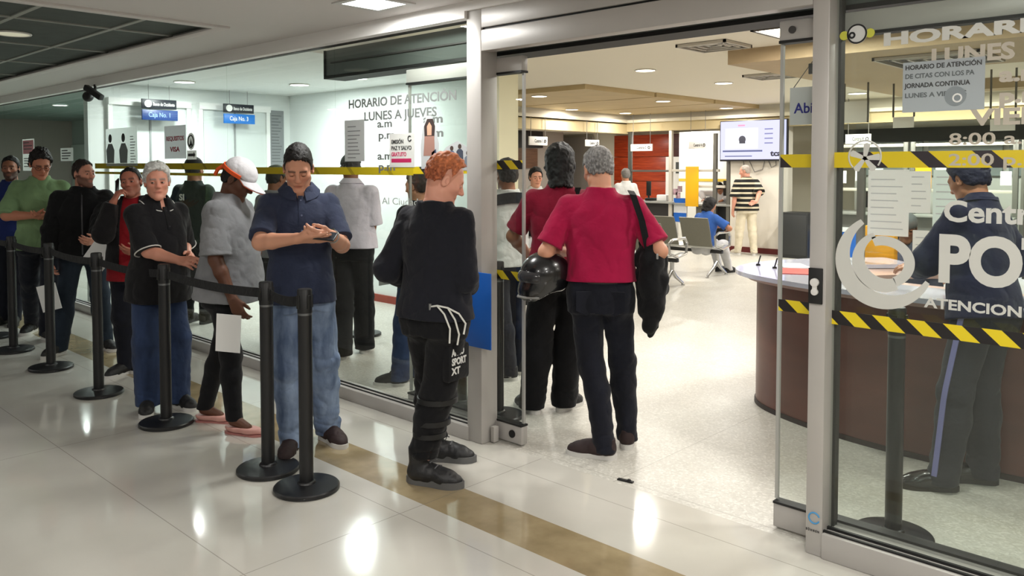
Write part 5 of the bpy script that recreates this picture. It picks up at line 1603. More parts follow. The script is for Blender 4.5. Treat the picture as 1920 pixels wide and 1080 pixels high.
# ------------------------------------------------------------------ waiting benches
STEEL = plain('bench_chrome', (190, 190, 190), .22, .9)
PERF = plain('perforated_steel', (126, 124, 112), .45, .35, var=.04, vscale=60)
def bench(x, y, n, label):
    t = empty('waiting_bench', (x, y, 0), 0, label, 'bench', 'rows of waiting benches')
    W = .56
    MB().box((-n * W / 2, 0, .36), (n * W + .02, .06, .05), .008).build('beam', plain('bench_beam', (60, 60, 60), .4, .6), t)
    for i in range(n):
        cx = -W * (i + .5)
        A_, B_ = [], []
        for (yy, zz) in ((.24, .43), (.14, .435), (.0, .415), (-.14, .41), (-.20, .42)):
            A_.append((cx - .235, yy, zz)); B_.append((cx + .235, yy, zz))
        MB().strip(A_, B_, (0, 0, .018)).build('seat', plain('seat_steel', (206, 206, 200), .3, .5), t)
        A_, B_ = [], []
        for (yy, zz) in ((-.20, .44), (-.235, .52), (-.27, .66), (-.315, .80), (-.345, .86)):
            A_.append((cx - .235, yy, zz)); B_.append((cx + .235, yy, zz))
        MB().strip(A_, B_, (0, .016, .006)).build('backrest', PERF, t)
    for xx in [0.01] + [-n * W - .01]:
        mb = MB(); mb.tube([(xx, .20, .44), (xx, .22, .58), (xx, .17, .645), (xx, -.12, .645), (xx, -.22, .60), (xx, -.20, .46), (xx, .0, .40), (xx, .20, .44)], .018, 8); mb.build('armrest', STEEL, t)
    for xx in (-.08, -n * W + .08):
        mb = MB()
        mb.tube([(xx, 0, .35), (xx, .0, .22), (xx, .09, .13), (xx, .27, .025)], [.03, .028, .024, .018], 8); mb.tube([(xx, 0, .22), (xx, -.09, .13), (xx, -.27, .025)], [.028, .024, .018], 8)
        for s in (1, -1): mb.lathe([(.0001, 0), (.024, 0), (.024, .014), (.0001, .016)], (xx, .27 * s, 0), 12)
        mb.build('leg', STEEL, t)
    return t
bench(-5.80, 9.28, 3, 'perforated steel bench nearest the door, partly behind the black bag')
bench(-5.92, 10.67, 3, 'perforated steel bench with the woman in blue sitting on it')

# ------------------------------------------------------------------ service counters along the soffit
CGREY = plain('counter_grey', (150, 150, 146), .4, var=.03)
def uprights(t, xs, z1, mat, y=0.0, name='upright'):
    for x in xs:
        MB().box((x, y, z1 / 2), (.07, .07, z1), .004).build(name, mat, t)
GPOLE = plain('pole_grey', (120, 118, 112), .4, .4); WPOLE = plain('pole_white', (214, 208, 196), .45, .2)
t = empty('service_counter', (-9.4, 14.2, 0), 0, 'grey service counter with a computer in front of the red wood wall', 'counter')
MB().span((-.62, -.10, .86), (.46, .55, .90), .006).build('worktop', CGREY, t)
MB().span((-.60, .02, 0), (.44, .06, .86)).build('front_panel', plain('counter_dark', (52, 50, 50), .5), t)
uprights(t, [-.64], 2.34, plain('pole_dark', (84, 84, 78), .4, .3))
uprights(t, [.36], 2.34, WPOLE)
MB().box((-.14, 0, 1.52), (.95, .05, .04), .004).build('rail', GPOLE, t)
o = empty('monitor', (-9.72, 14.42, .90), 15, 'black monitor on the counter before the red wall', 'monitor')
MB().box((0, 0, .25), (.10, .03, .30), .006).build('screen', BLK2, o); MB().lathe([(.0001, 0), (.09, 0), (.08, .014), (.02, .02), (.02, .12), (.0001, .12)]).build('stand', BLK2, o)
o = tag(MB().box((-9.30, 14.35, .965), (.24, .2, .13), .02).build('paper_stack', PAPER), 'white stack of paper on the counter before the red wall', 'paper')
o = tag(MB().box((-9.58, 14.30, .93), (.16, .22, .06), .01).build('desk_phone', BLK2), 'dark desk phone on the counter before the red wall', 'phone')
t = empty('service_counter', (-8.35, 14.2, 0), 0, 'service counter with the yellow banner and blue panel left of the screen', 'counter')
MB().span((-.62, -.05, .84), (.78, .60, .88), .006).build('worktop', CGREY, t)
MB().span((.10, .1, 0), (.78, .14, .84)).build('front_panel', plain('counter_black', (26, 25, 26), .5), t)
MB().span((-.62, .0, .48), (-.32, .03, .98)).build('leaflet_panel', plain('panel_white', (226, 228, 232), .5), t)
mb = MB(); mb.span((-.615, -.01, .84), (-.325, -.002, .975)); mb.span((-.615, -.01, .50), (-.325, -.002, .68)); mb.build('blue_bands', plain('panel_blue', (24, 96, 190), .5), t, smooth=0)
mb = MB()
for k, (dx, dz, cc) in enumerate(((-.58, 1.10, 0), (-.48, 1.16, 0), (-.52, 1.03, 0))): mb.box((dx, 0, dz), (.09, .03, .12))
mb.build('leaflets', plain('leaflet_mix', (170, 140, 150), .7, var=.5, vscale=14), t)
uprights(t, [.31], 2.25, GPOLE); uprights(t, [.60], 1.76, GPOLE)
mb = MB(); mb.box((-.15, 0, 1.53), (1.1, .05, .05), .004); mb.box((.22, 0, 1.22), (.62, .05, .05), .004); mb.build('rail', WPOLE, t)
MB().span((-.315, -.06, .82), (-.025, -.045, 1.61), .003).build('yellow_banner', plain('banner_yellow', (244, 184, 16), .55), t)
MB().span((-.12, .02, .10), (.02, .06, .84)).build('support_leg', GPOLE, t)
o = empty('monitor', (-7.86, 14.62, .88), 0, 'black monitor behind the bowing clerk in white', 'monitor')
MB().box((0, 0, .30), (.46, .04, .30), .006).build('screen', BLK2, o); MB().lathe([(.0001, 0), (.09, 0), (.08, .014), (.02, .02), (.02, .16), (.0001, .16)]).build('stand', BLK2, o)
t = empty('shelf_cabinet', (-10.55, 16.9, 0), 0, 'white cabinet with a dark painted-shade niche between the red wall and the counters', 'cabinet')
MB().span((-.35, -.02, 0), (.35, .5, 1.85), .01).build('body', plain('cabinet_white', (232, 230, 224), .5), t)
MB().span((-.06, -.03, 1.45), (.08, -.015, 1.72)).build('niche', plain('niche_shade', (70, 74, 72), .6), t)  # dark plate paints the shade of a niche, no recess is cut
t = empty('partition', (-9.3, 16.2, 0), 0, 'white back partition with a yellow line behind the yellow banner', 'partition')
MB().span((-.8, 0, 0), (.85, .06, 2.4)).build('panel', plain('partition_white', (236, 234, 226), .5), t)
MB().span((-.8, -.006, 1.28), (.85, 0, 1.34)).build('yellow_line', plain('line_yellow', (212, 180, 60), .5), t)
# counters behind the right pane
def booth(x, y, w, label, seed, board=None, grp='service booths behind the right pane'):
    r = random.Random(seed)
    t = empty('service_booth', (x, y, 0), 0, label, 'service booth', grp)
    MB().span((0, -.2, .80), (w, .55, .84), .005).build('worktop', CGREY, t)
    MB().span((0, -.12, .58), (w, -.08, .80)).build('front_panel', plain('booth_front', (106, 104, 102), .5), t)
    MB().span((0, -.125, .50), (w, -.08, .58)).build('white_band', plain('panel_white', (226, 228, 232), .5), t)
    MB().span((0, -.12, 0), (w, -.08, .50)).build('blue_panel', plain('panel_blue', (24, 96, 190), .5), t)
    uprights(t, [.03, w - .03], 2.0, GPOLE)
    mb = MB(); mb.box((w / 2, 0, 1.22), (w, .04, .05), .003); mb.box((w / 2, 0, 1.95), (w, .04, .05), .003); mb.build('rail', WPOLE, t)
    MB().span((.08, -.06, 1.26), (.32, -.045, 1.62)).build('yellow_banner', plain('banner_orange', (240, 168, 24), .55), t)
    mb = MB()
    for k in range(4):
        cx = .45 + k * (w - .6) / 3
        mb.box((cx, -.03, 1.45 + r.uniform(-.03, .03)), (.15, .01, .21))
    mb.build('posted_sheets', PAPER, t)
    MB().box((w * .55, .25, 1.05), (.42, .04, .28), .006).build('monitor', BLK2, t)
    return t
booth(-5.95, 14.0, 1.5, 'service booth with yellow banner just behind the right door post', 1)
booth(-4.40, 14.0, 1.5, 'service booth behind the white notices, second from the door post', 2)
booth(-2.85, 14.0, 1.5, 'service booth behind the navy guard, third from the door post', 3)
booth(-1.30, 14.0, 1.5, 'service booth at the far right edge behind the pane', 4)
o = empty('black_cabinet', (-6.25, 13.7, 0), 0, 'black low cabinet beside the striped-shirt man', 'cabinet')
MB().span((-.22, 0, 0), (.28, .45, .80), .006).build('body', plain('cabinet_black', (38, 38, 40), .5), o)
MB().span((-.20, -.012, .06), (.26, 0, .76), .004).build('door', plain('cabinet_black_door', (48, 48, 50), .5), o)

# ------------------------------------------------------------------ reception desk
base = [(-2.10, 6.35), (-2.42, 6.0), (-2.60, 5.6), (-2.62, 5.25), (-2.50, 5.02), (-2.21, 4.85), (-1.85, 4.74), (-1.47, 4.69), (-.92, 4.69), (-.3, 4.78), (.3, 5.0), (.8, 5.35)]
def smooth_poly(P, n=6):
    P = np.array(P); out = []
    for i in range(len(P) - 1):
        p0, p1, p2, p3 = P[max(i - 1, 0)], P[i], P[i + 1], P[min(i + 2, len(P) - 1)]
        for k in range(n):
            s = k / n
            out.append(.5 * ((2 * p1) + (-p0 + p2) * s + (2 * p0 - 5 * p1 + 4 * p2 - p3) * s * s + (-p0 + 3 * p1 - 3 * p2 + p3) * s ** 3))
    out.append(P[-1])
    return np.array(out)
def offset(P, d):
    T_ = np.gradient(P, axis=0); T_ /= np.linalg.norm(T_, axis=1)[:, None]
    return P + d * np.stack([T_[:, 1], -T_[:, 0]], 1)
C0 = smooth_poly(base)
DESKW = wood('desk_mahogany', (92, 54, 46), (106, 64, 54), (.6, .6, 3))
t = empty('reception_desk', (0, 0, 0), 0, 'curved dark wood reception desk with a pale glass-edged top behind the right pane', 'desk')
def wall_ring(P, d0, d1, z0, z1):
    mb = MB(); A1, A2 = offset(P, d0), offset(P, d1)
    mb.ring_tube([[(a[0], a[1], z0), (b[0], b[1], z0), (b[0], b[1], z1), (a[0], a[1], z1)] for a, b in zip(A1, A2)])
    return mb
sgn = 1 if np.linalg.norm(offset(C0, .1).mean(0) - np.array([-1, 6.5])) > np.linalg.norm(offset(C0, -.1).mean(0) - np.array([-1, 6.5])) else -1
wall_ring(C0, 0, -sgn * .05, .0, .84).build('curved_front', DESKW, t, 50)
wall_ring(C0, sgn * .008, -sgn * .03, .0, .03).build('kick_plate', plain('desk_kick', (40, 26, 24), .5), t, 50)
wall_ring(C0, sgn * .06, -sgn * .62, .84, .868).build('worktop', plain('desk_top_pink', (190, 158, 150), .3), t, 50)
wall_ring(C0, sgn * .14, -sgn * .30, .872, .900).build('glass_top', plain('desk_glass_top', (206, 206, 226), .12, coat=.5), t, 50)
def on_desk(mbo, lab, cat): return tag(mbo, lab, cat)
o = tag(MB().box((-2.30, 5.16, .9025), (.22, .30, .005), .0, Rz(25)).build('red_folder', plain('folder_red', (176, 58, 52), .4)), 'flat red folder on the reception desk top beside the door post', 'folder')
o = tag(MB().box((-2.46, 5.42, .9035), (.17, .24, .007), .0, Rz(40)).build('paper_form', PAPER), 'white printed form on the rounded end of the reception desk', 'paper')
for dx, dy, lab in ((-2.50, 5.22, 'small black pen stand on the rounded end of the reception desk'), (-2.66, 5.30, 'second small black pen stand at the outer edge of the reception desk')):
    o = empty('pen_stand', (dx, dy, .90), 0, lab, 'pen')
    MB().lathe([(.0001, 0), (.016, 0), (.014, .012), (.0001, .014)], (0, 0, 0), 14).build('foot', BLK2, o); MB().tube([(0, 0, .01), (.012, .012, .07)], .005, 8).build('pen', BLK2, o)
# acrylic screen with notices, standing on the desk
t = empty('notice_screen', (-2.24, 6.05, .868), 0, 'acrylic counter screen covered with white notices on the reception desk', 'screen')
mb = MB(); mb.box((0, 0, .40), (.05, .05, .80), .004); mb.build('post', GPOLE, t)
mb = MB(); mb.box((1.05, 0, .40), (.05, .05, .80), .004); mb.build('post', GPOLE, t)
mb = MB(); mb.box((.52, 0, .785), (1.05, .03, .03), .003); mb.build('top_rail', GPOLE, t)
MB().span((.02, -.004, .10), (1.03, .004, .77)).build('pane', GLASS, t, smooth=0)
PS = [(.05, .33, .23, .70, 'wide white notice with grey heading, left on the counter screen'), (.325, .47, .40, .69, 'small white slip beside the wide notice on the counter screen'), (.485, .73, .30, .70, 'pale mint sheet on the counter screen'), (.36, .62, .08, .28, 'white form taped low on the counter screen')]
for k, (x0, x1, z0, z1, lab) in enumerate(PS):
    yy = 6.05 - .0065 - .0012 * k
    o = sheet(-2.24 + x0, -2.24 + x1, .868 + z0, .868 + z1, yy, PAPER if k != 2 else plain('mint_sheet', (222, 236, 232), .8), lab)
    line_block(o, -2.24 + x0 + .02, -2.24 + x1 - .02, list(np.arange(.868 + z0 + .05, .868 + z1 - .02, .05)), yy - .0007, plain('faint_ink', (190, 192, 194), .7), .008, seed=k)
o = empty('yellow_binder', (-2.25, 6.50, .595), 0, 'orange-yellow binder standing behind the counter screen beside the clerk', 'binder')
MB().box((0, 0, .27), (.22, .08, .54), .006).build('cover', plain('binder_yellow', (240, 166, 24), .5), o); MB().box((0, 0, .27), (.20, .06, .545)).build('pages', PAPER, o)
o = tag(MB().span((-2.40, 6.38, 0), (-1.3, 6.78, .595), .01).build("low_shelf", DESKW), "low dark wood shelf behind the reception desk under the binder", "shelf")

# small black bolt plate lying on the joint of the doorway floor
t = empty('floor_bolt', (-2.378, 3.338, 0), 9.9, 'small black bolt plate on the floor joint in the middle of the doorway', 'bolt')
MB().box((0, 0, .004), (.085, .022, .008), .002).build('plate', BLK2, t)
MB().lathe([(.0001, 0), (.010, 0), (.008, .007), (.0001, .008)], (.02, 0, .007), 12).build('bolt_head', BLK2, t)
# ------------------------------------------------------------------ people
def pw(label, loc, face, feet=None, arms=None, **k):
    """person with feet and wrists given in world space"""
    Ri = Rz(-(face - 90)); o = V(loc[0], loc[1], 0)
    f2 = {}
    for n, q in (feet or {}).items():
        p = Ri @ (V(q[0], q[1], 0) - o)
        f2[n] = (p[0], p[1], q[2] - face) + tuple(q[3:])
    a2 = {}
    for n, q in (arms or {}).items():
        q = dict(q)
        if 'w' in q: q['w'] = tuple(Ri @ (V(*q['w']) - o))
        a2[n] = q
    c = person(label, loc, face, feet=f2, arms=a2, **k)
    Rw = Rz(face - 90)
    c['W'] = lambda p: o + Rw @ np.asarray(p)
    c['D'] = lambda d: Rw @ np.asarray(d)
    return c

SOLE_W = plain('sole_white', (206, 204, 200), .6); SOLE_B = plain('sole_black', (24, 24, 24), .6); SOLE_G = plain('sole_grey', (92, 92, 92), .6)
SH_B = plain('shoe_black', (22, 21, 22), .6, bump=.2); SH_BR = plain('shoe_dark_brown', (44, 28, 28), .7, bump=.2)
LACE_W = plain('lace_white', (210, 210, 208), .8); LACE_G = plain('lace_grey', (90, 90, 92), .8)
BTN = plain('button_dark', (40, 40, 46), .4)
NAVY = cloth('navy_pique', (42, 49, 70)); BLUEJ = cloth('blue_denim', (84, 102, 134), 'denim', rgb2=(124, 140, 164)); DKJ = cloth('dark_denim', (20, 22, 32), 'denim'); MIDJ = cloth('mid_denim', (42, 56, 86), 'denim')
BLACKC = cloth('black_cotton', (17, 17, 20)); BLACKP = cloth('black_trouser', (15, 15, 18)); CHAR = cloth('charcoal_cotton', (25, 26, 34))

# --- the man with the phone
c = pw('man in a navy polo shirt and faded jeans looking at his phone', (-3.965, 2.468), -27, H=1.715, skin=(196, 142, 116), vox=.0048, wide=.98, belly=.22,
       head=(-8, -27, 0), lean=-2, eyes=.12, gaze=(0, -30), twist=0,
       feet=dict(R=(-3.983, 2.419, -48), L=(-4.011, 2.665, -4)),
       arms=dict(R=dict(w=(-3.659, 2.263, 1.220), hint=(1, -.25, -.7), fd=(-.85, .50, .0), pn=(.0, -.55, .8), curl=.16, thumb=.5), L=dict(w=(-3.566, 2.406, 1.231), hint=(-.5, -.6, -.9), fd=(.82, .45, .02), pn=(.2, -.75, .5), curl=.80, thumb=.8)),
       top=dict(mat=NAVY, ease=.014, hem=.84, collar=1, placket=dict(mat=NAVY, n=3, to=1.22, btn=plain('button_blue', (96, 108, 140), .4)), amp=.006, cuff_at=.86, loose=.92),
       bottom=dict(mat=BLUEJ, ease=.016, amp=.012, cuff=.062, kneer=.082), shoes=dict(mat=SH_BR, sole=SOLE_W, lace=plain('lace_dark', (60, 44, 44), .8)), hair=dict(rgb=(22, 19, 18), top=.022, side=.003, fade=.75, freq=90, noise=.003))
hn = c['A'][1]['hand']; m = c['W'](hn['palm'] + .075 * nrm(hn['fd']))
o = empty('mobile_phone', tuple(m), 0, 'black mobile phone held by the man in the navy polo shirt', 'phone')
d_ = c['D'](hn['fd']); n_ = nrm(V(.35, -.35, .87)); d_ = nrm(d_ - n_ * (d_ @ n_)); s_v = np.cross(n_, d_)
Rp = np.stack([d_, s_v, n_], 1)
MB().box((0, 0, 0), (.148, .072, .009), .004, Rp).build('case', BLK2, o); MB().box(tuple(Rp @ V(0, 0, .0050)), (.140, .066, .001), 0, Rp).build('glass_front', plain('phone_glass', (46, 52, 60), .08), o)
A_ = c['A'][-1]; wl = c['W'](A_['wr'] - .02 * nrm(A_['wr'] - A_['el'])); ax = nrm(c['D'](A_['wr'] - A_['el'])); uu = nrm(np.cross(ax, [0, .2, 1])); vv = np.cross(ax, uu)
o = empty('wristwatch', tuple(wl), 0, 'steel wristwatch on the left wrist of the man in the navy polo shirt', 'watch')
MB().tube([.032 * (math.cos(t) * uu + math.sin(t) * vv) for t in np.linspace(0, 6.283, 25)[:-1]], .005, 8, closed=True).build('bracelet', plain('watch_steel', (170, 170, 168), .3, .8), o)
fc = nrm(V(.3, -.5, .8) - ax * (V(.3, -.5, .8) @ ax))
MB().lathe([(.0001, 0), (.018, 0), (.018, .008), (.0001, .009)], tuple(.030 * fc), 18, np.stack([ax, np.cross(fc, ax), fc], 1)).build('dial', plain('watch_dial', (60, 66, 60), .3, .3), o)

# --- the red-haired worker
c = pw('red-haired man in black sweatshirt, cargo trousers and work boots', (-3.035, 2.65), 100, H=1.650, skin='pink', vox=.0048, wide=1.0,
       head=(-42, -26, 0), lean=2, eyes=.2, gaze=(0, -20),
       feet=dict(R=(-3.112, 2.617, 22), L=(-3.307, 2.876, 40)),
       arms=dict(R=dict(w=(-3.022, 2.867, 0.977), hint=(.6, -.9, -.6), fd=(-.55, .8, -.2), pn=(-.7, -.2, .5), curl=.7, thumb=.7), L=dict(w=(-3.302, 2.740, 0.979), hint=(-.35, -.9, -.9), fd=(.6, .8, -.1), pn=(.7, -.2, .5), curl=.7, thumb=.7)),
       top=dict(mat=CHAR, sleeve='long', ease=.019, hem=.88, amp=.009, name='sweatshirt', neckz=1.475, cuff_at=.95, loose=1.04, flare=.01), bottom=dict(mat=BLACKP, ease=.020, amp=.010, cuff=.056, kneer=.088, name='cargo_trousers', bunch=1.4, hem=.135),
       shoes=dict(mat=plain('boot_black', (26, 26, 28), .5, bump=.3), sole=SOLE_G, boot=.065, size=1.10, lace=LACE_G, name='work_boot'), hair=dict(rgb=(138, 68, 40), rgb2=(214, 128, 84), top=.028, side=.003, freq=70, noise=.006, fade=.35, line=.030), brow=(150, 90, 60))
RW = c['root']; s = c['s']; L_ = c['L'][1]
# knee pad straps, cargo pocket, printed mark and the white cord on his right side
for zz, rr in ((.46, .098), (.34, .088), (.27, .080)):
    p = L_['kn'] + (L_['an'] - L_['kn']) * ((.50 - zz) / .42) * 1.0
    mb = MB(); mb.ring_tube([[p + V((rr + e) * math.cos(t), (rr + e) * math.sin(t) + .004, z) for e, z in ((-.004, -.016), (.004, -.013), (.004, .013), (-.004, .016))] for t in np.linspace(0, 6.283, 33)[:-1]], closed=True); mb.build('knee_strap', BLK2, RW)
mb = MB(); mb.box(L_['kn'] + V(.100, .01, .16), (.050, .17, .18), .018); pk = mb.build('cargo_pocket', BLACKP, RW)
for k, (t, w) in enumerate((('AKRO', .10), ('SPORT', .115), ('XT', .07))):
    letters(t, L_['kn'] + V(.1262, -.055, .20 - k * .045), (0, 1, 0), (1, 0, 0), .046, LACE_W, RW, .002, width=w, name='printed_mark')
q0 = c['pel'] + V(.138, -.118, -.02)
o = empty('white_cord', tuple(c['W'](q0)), 10, 'white cord looped at the hip of the red-haired man', 'cord')
mb = MB(); mb.tube([(-.06, -.02, .03), (-.02, -.016, .038), (.03, .0, .03), (.065, .04, .0), (.082, .07, -.05), (.078, .06, -.10)], .0045, 8); mb.tube([(-.02, -.016, .036), (.015, -.008, .0), (.035, .010, -.07), (.030, .012, -.14)], .0045, 8); mb.tube([(.03, .0, .03), (.05, .03, -.03), (.062, .045, -.10), (.055, .04, -.15)], .0045, 8); mb.build('loops', plain('cord_white', (214, 214, 208), .7), o)
mb = MB(); mb.lathe([(.0001, 0), (.008, 0), (.008, .03), (.0001, .03)], (-.06, -.02, .015), 10); mb.build('clip', plain('clip_steel', (150, 150, 150), .3, .8), o)

# --- the man in the crimson shirt with the shoulder bag
CRIM = cloth('crimson_cotton', (158, 14, 62))
c = pw('grey-haired man in a crimson T-shirt and dark jeans seen from behind in the doorway', (-2.74, 3.60), 127, H=1.705, skin=(206, 150, 122), vox=.0050, wide=1.10, belly=.30,
       head=(24, -24, 0), lean=3, eyes=.2,
       feet=dict(L=(-2.662, 3.533, 205), R=(-2.680, 3.776, 120)),
       arms=dict(L=dict(w=(-3.007, 3.626, 1.096), hint=(-.5, -.6, -.6), fd=(.5, .8, .2), pn=(.4, -.2, .8), curl=.6), R=dict(w=(-2.597, 3.904, 1.020), hint=(.4, -.8, -.3), fd=(-.3, .8, -.3), pn=(-.9, 0, 0), curl=.5)),
       top=dict(mat=CRIM, ease=.015, hem=.965, amp=.007, cuff_at=.84), bottom=dict(mat=DKJ, ease=.010, amp=.007, cuff=.052, kneer=.072, waist=1.0, belt=plain('belt_black', (20, 19, 19), .5)),
       shoes=dict(mat=SH_BR, sole=SOLE_W, name='shoe'), hair=dict(rgb=(94, 92, 92), rgb2=(168, 166, 164), top=.014, side=.007, freq=80))
cp = c
# back pockets
for sx in (-1, 1):
    p = cp['pel'] + V(sx * .075, -.130, -.085)
    mb = MB(); mb.prism([(-.055, .06), (-.055, -.045), (0, -.075), (.055, -.045), (.055, .06)], p, (1, -.25 * sx, 0), (0, -.12, 1), (0, -.006, 0)); mb.build('back_pocket', DKJ, cp['root'])
# bag: sagging black cloth bag under the right arm
o = empty('shoulder_bag', tuple(cp['W'](V(0, 0, 0))), 127 - 90, 'slouchy black shoulder bag hanging at the right side of the man in crimson', 'bag')
f = Field((.02, -.30, .66), (.55, .25, 1.55), .008)
f.ell((.275, .0, 1.02), (.085, .125, .20), Rx(6), .05); f.ell((.285, -.03, .90), (.075, .11, .16), None, .05); f.ell((.27, -.05, .76), (.045, .06, .10), None, .05)
f.near(folds(.020, 3.3, 10, 10), 4)
v_, F_ = f.mesh(2); to_mesh('bag_body', v_, F_, BLACKC, o)
mb = MB(); A_ = []; B_ = []
for (x, y, z) in ((.255, .05, 1.14), (.235, .095, 1.28), (.19, .075, 1.40), (.155, .01, 1.455), (.165, -.07, 1.435), (.21, -.125, 1.30), (.25, -.10, 1.12)):
    A_.append((x - .010, y, z)); B_.append((x + .026, y, z - .006))
MB().strip(A_, B_, (0, 0, .004)).build('strap', BLACKC, o)
mb = MB(); mb.box((.30, -.14, 1.11), (.012, .010, .03), .003); mb.build('buckle', plain('buckle_grey', (150, 150, 150), .4, .6), o)
# helmet on the left forearm
wr = cp['A'][-1]
hpos = (-2.982, 3.401, 0.972)
o = empty('motorcycle_helmet', hpos, 150, 'black motorcycle helmet hanging from the left arm of the man in crimson', 'helmet')
f = Field((-.2, -.2, -.2), (.2, .2, .2), .006)
f.ell((0, -.01, .02), (.120, .145, .128)); f.ell((0, .05, -.07), (.095, .10, .075), None, .04)
f.ell((0, .0, -.10), (.085, .10, .09), None, .01, 's'); f.cut((0, 0, -1), .125)
v_, F_ = f.mesh(2); to_mesh('shell', v_, F_, plain('helmet_black', (20, 20, 22), .25, coat=.4), o)
f = Field((-.2, -.0, -.1), (.2, .25, .15), .006); f.ell((0, .0, .01), (.123, .150, .075)); f.cut((0, -1, 0), -.055)
v_, F_ = f.mesh(2); to_mesh('visor', v_, F_, plain('visor_smoke', (52, 52, 54), .12), o)
mb = MB(); mb.tube([(-.095, .06, -.10), (-.05, .13, -.10), (0, .152, -.10), (.05, .13, -.10), (.095, .06, -.10)], .007, 8); mb.build('chin_trim', plain('trim_grey', (140, 140, 138), .4), o)
mb = MB(); mb.tube([(-.09, .0, -.08), (-.06, .0, .02), (0, -.01, .19), (.05, 0, .04), (.09, 0, -.08)], .008, 8); mb.build('strap', BLACKC, o)

# --- the one in the maroon shirt just inside
c = pw('man with bushy black hair in maroon T-shirt and black trousers', (-3.36, 3.98), 140, H=1.72, skin='brown', vox=.006, wide=1.04,
       head=(0, -6, 0), feet=dict(L=(-3.508, 3.888, 165), R=(-3.387, 4.067, 95)),
       arms=dict(L=dict(w=(-3.674, 4.027, 0.998), hint=(-1, -.5, -.1), fd=(.4, .8, 0), pn=(.9, 0, 0), curl=.6), R=dict(w=(-3.364, 4.183, 0.931), hint=(1, -.5, 0), fd=(-.2, .8, 0), pn=(-.9, 0, 0), curl=.6)),
       top=dict(mat=cloth('maroon_cotton', (122, 12, 42)), ease=.014, hem=.90, amp=.007), bottom=dict(mat=BLACKP, ease=.022, cuff=.07, kneer=.09, hem=.03), shoes=dict(mat=SH_B, sole=SOLE_W),
       hair=dict(rgb=(9, 8, 9), top=.028, side=.022, noise=.006, freq=40, style='long', line=.05, rough=.9))
mb = MB(); A_, B_ = [], []
for (x, y, z) in ((.09, .11, 1.38), (.115, .04, 1.447), (.11, -.06, 1.452), (.07, -.115, 1.36), (.0, -.150, 1.2)):
    A_.append(c['O'] + V(x - .018, y, z)); B_.append(c['O'] + V(x + .018, y, z))
o = empty('bag_strap', tuple(c['W'](V(0, 0, 0))), 50, 'black bag strap over the shoulder of the man in maroon', 'strap')
MB().strip(A_, B_, (0, 0, .005)).build('webbing', BLACKC, o); MB().box(c['O'] + V(.0, -.152, 1.185), (.05, .012, .03), .003).build('slider', BLK2, o)

# --- white and black jacket behind the door leaf
c = pw('person in a white jacket with black side panels seen through the open door leaf', (-4.28, 4.45), 165, H=1.645, skin='brown', vox=.007,
       feet=dict(L=(-4.169, 4.364, 205), R=(-4.250, 4.550, 170)), arms=dict(L=dict(w=(-4.451, 4.599, 0.993), hint=(-1, -.4, 0), curl=.6), R=dict(w=(-4.194, 4.567, 0.950), hint=(1, -.4, 0), curl=.6)),
       top=dict(mat=cloth('white_jacket', (196, 196, 194)), sleeve='long', ease=.020, hem=.88, name='jacket'), bottom=dict(mat=DKJ, ease=.014), shoes=dict(mat=SH_B, sole=SOLE_W, trim=SOLE_W), hair=dict(rgb=(16, 14, 14), top=.016, side=.010))
for sx in (1, -1):
    mb = MB(); A_, B_ = [], []
    for z in np.linspace(.90, 1.34, 8):
        rx = .205 - .02 * math.sin((z - .9) * 6)
        A_.append(c['O'] + V(sx * (rx - .02), -.085, z)); B_.append(c['O'] + V(sx * (rx + .004), .02, z))
    mb.strip(A_, B_, (sx * .012, -.006, 0)); mb.build('side_panel', BLACKC, c['root'])
mb = MB(); A_, B_ = [], []
for t in np.linspace(-1, 1, 9): A_.append(c['O'] + V(.15 * t, -.118 + .03 * abs(t), 1.40 - .02 * t * t)); B_.append(c['O'] + V(.17 * t, -.135 + .035 * abs(t), 1.32 - .02 * t * t))
mb.strip(A_, B_, (0, -.012, 0)); mb.build('shoulder_yoke', BLACKC, c['root'])

# --- jeans behind the red-haired man
c = pw('man in black jacket and blue jeans inside the glass behind the red-haired man', (-4.60, 3.86), 185, H=1.56, skin='tan', vox=.007, head=(10, -8, 0),
       feet=dict(L=(-4.643, 3.708, 222), R=(-4.698, 3.863, 200)), arms=dict(L=dict(w=(-4.713, 3.661, 0.864), hint=(-.6, -.6, -.2), curl=.6), R=dict(w=(-4.803, 3.852, 0.848), hint=(1, -.4, 0), curl=.6)),
       top=dict(mat=BLACKC, sleeve='long', ease=.018, hem=.86, name='jacket'), bottom=dict(mat=MIDJ, ease=.018, cuff=.062), shoes=dict(mat=SH_B, sole=SOLE_W), hair=dict(rgb=(15, 14, 14), top=.02, side=.012))
o = tag(MB().box((-4.698, 3.621, 0.838), (.004, .13, .20), 0, Rz(10)).build('grey_envelope', plain('envelope_grey', (150, 154, 152), .8)), 'grey envelope held by the man in blue jeans inside the glass', 'envelope')

# --- pale lilac shirt and grey cap
c = pw('man in a pale lilac shirt and grey cap inside the glass, seen from behind', (-5.86, 4.16), 118, H=1.70, skin='brown', vox=.0065, wide=1.12, belly=.3, head=(48, -10, 0), lean=2,
       feet=dict(R=(-5.705, 4.174, 128), L=(-5.647, 3.904, 140)), arms=dict(R=dict(w=(-5.802, 4.310, 0.819), hint=(1, -.5, -.3), fd=(-.5, .7, .1), pn=(-.8, 0, .3), curl=.7), L=dict(w=(-6.404, 4.262, 0.779), hint=(-1, -.4, 0), curl=.6)),
       top=dict(mat=cloth('lilac_shirt', (206, 198, 210)), ease=.022, hem=.90, cuff_at=.95, loose=1.15, collar=1), bottom=dict(mat=BLACKP, ease=.022, cuff=.072), shoes=dict(mat=SH_B, sole=SOLE_W), hair=dict(rgb=(60, 58, 58), top=.006, side=.006), cap=dict(mat=cloth('cap_grey', (96, 102, 102))))

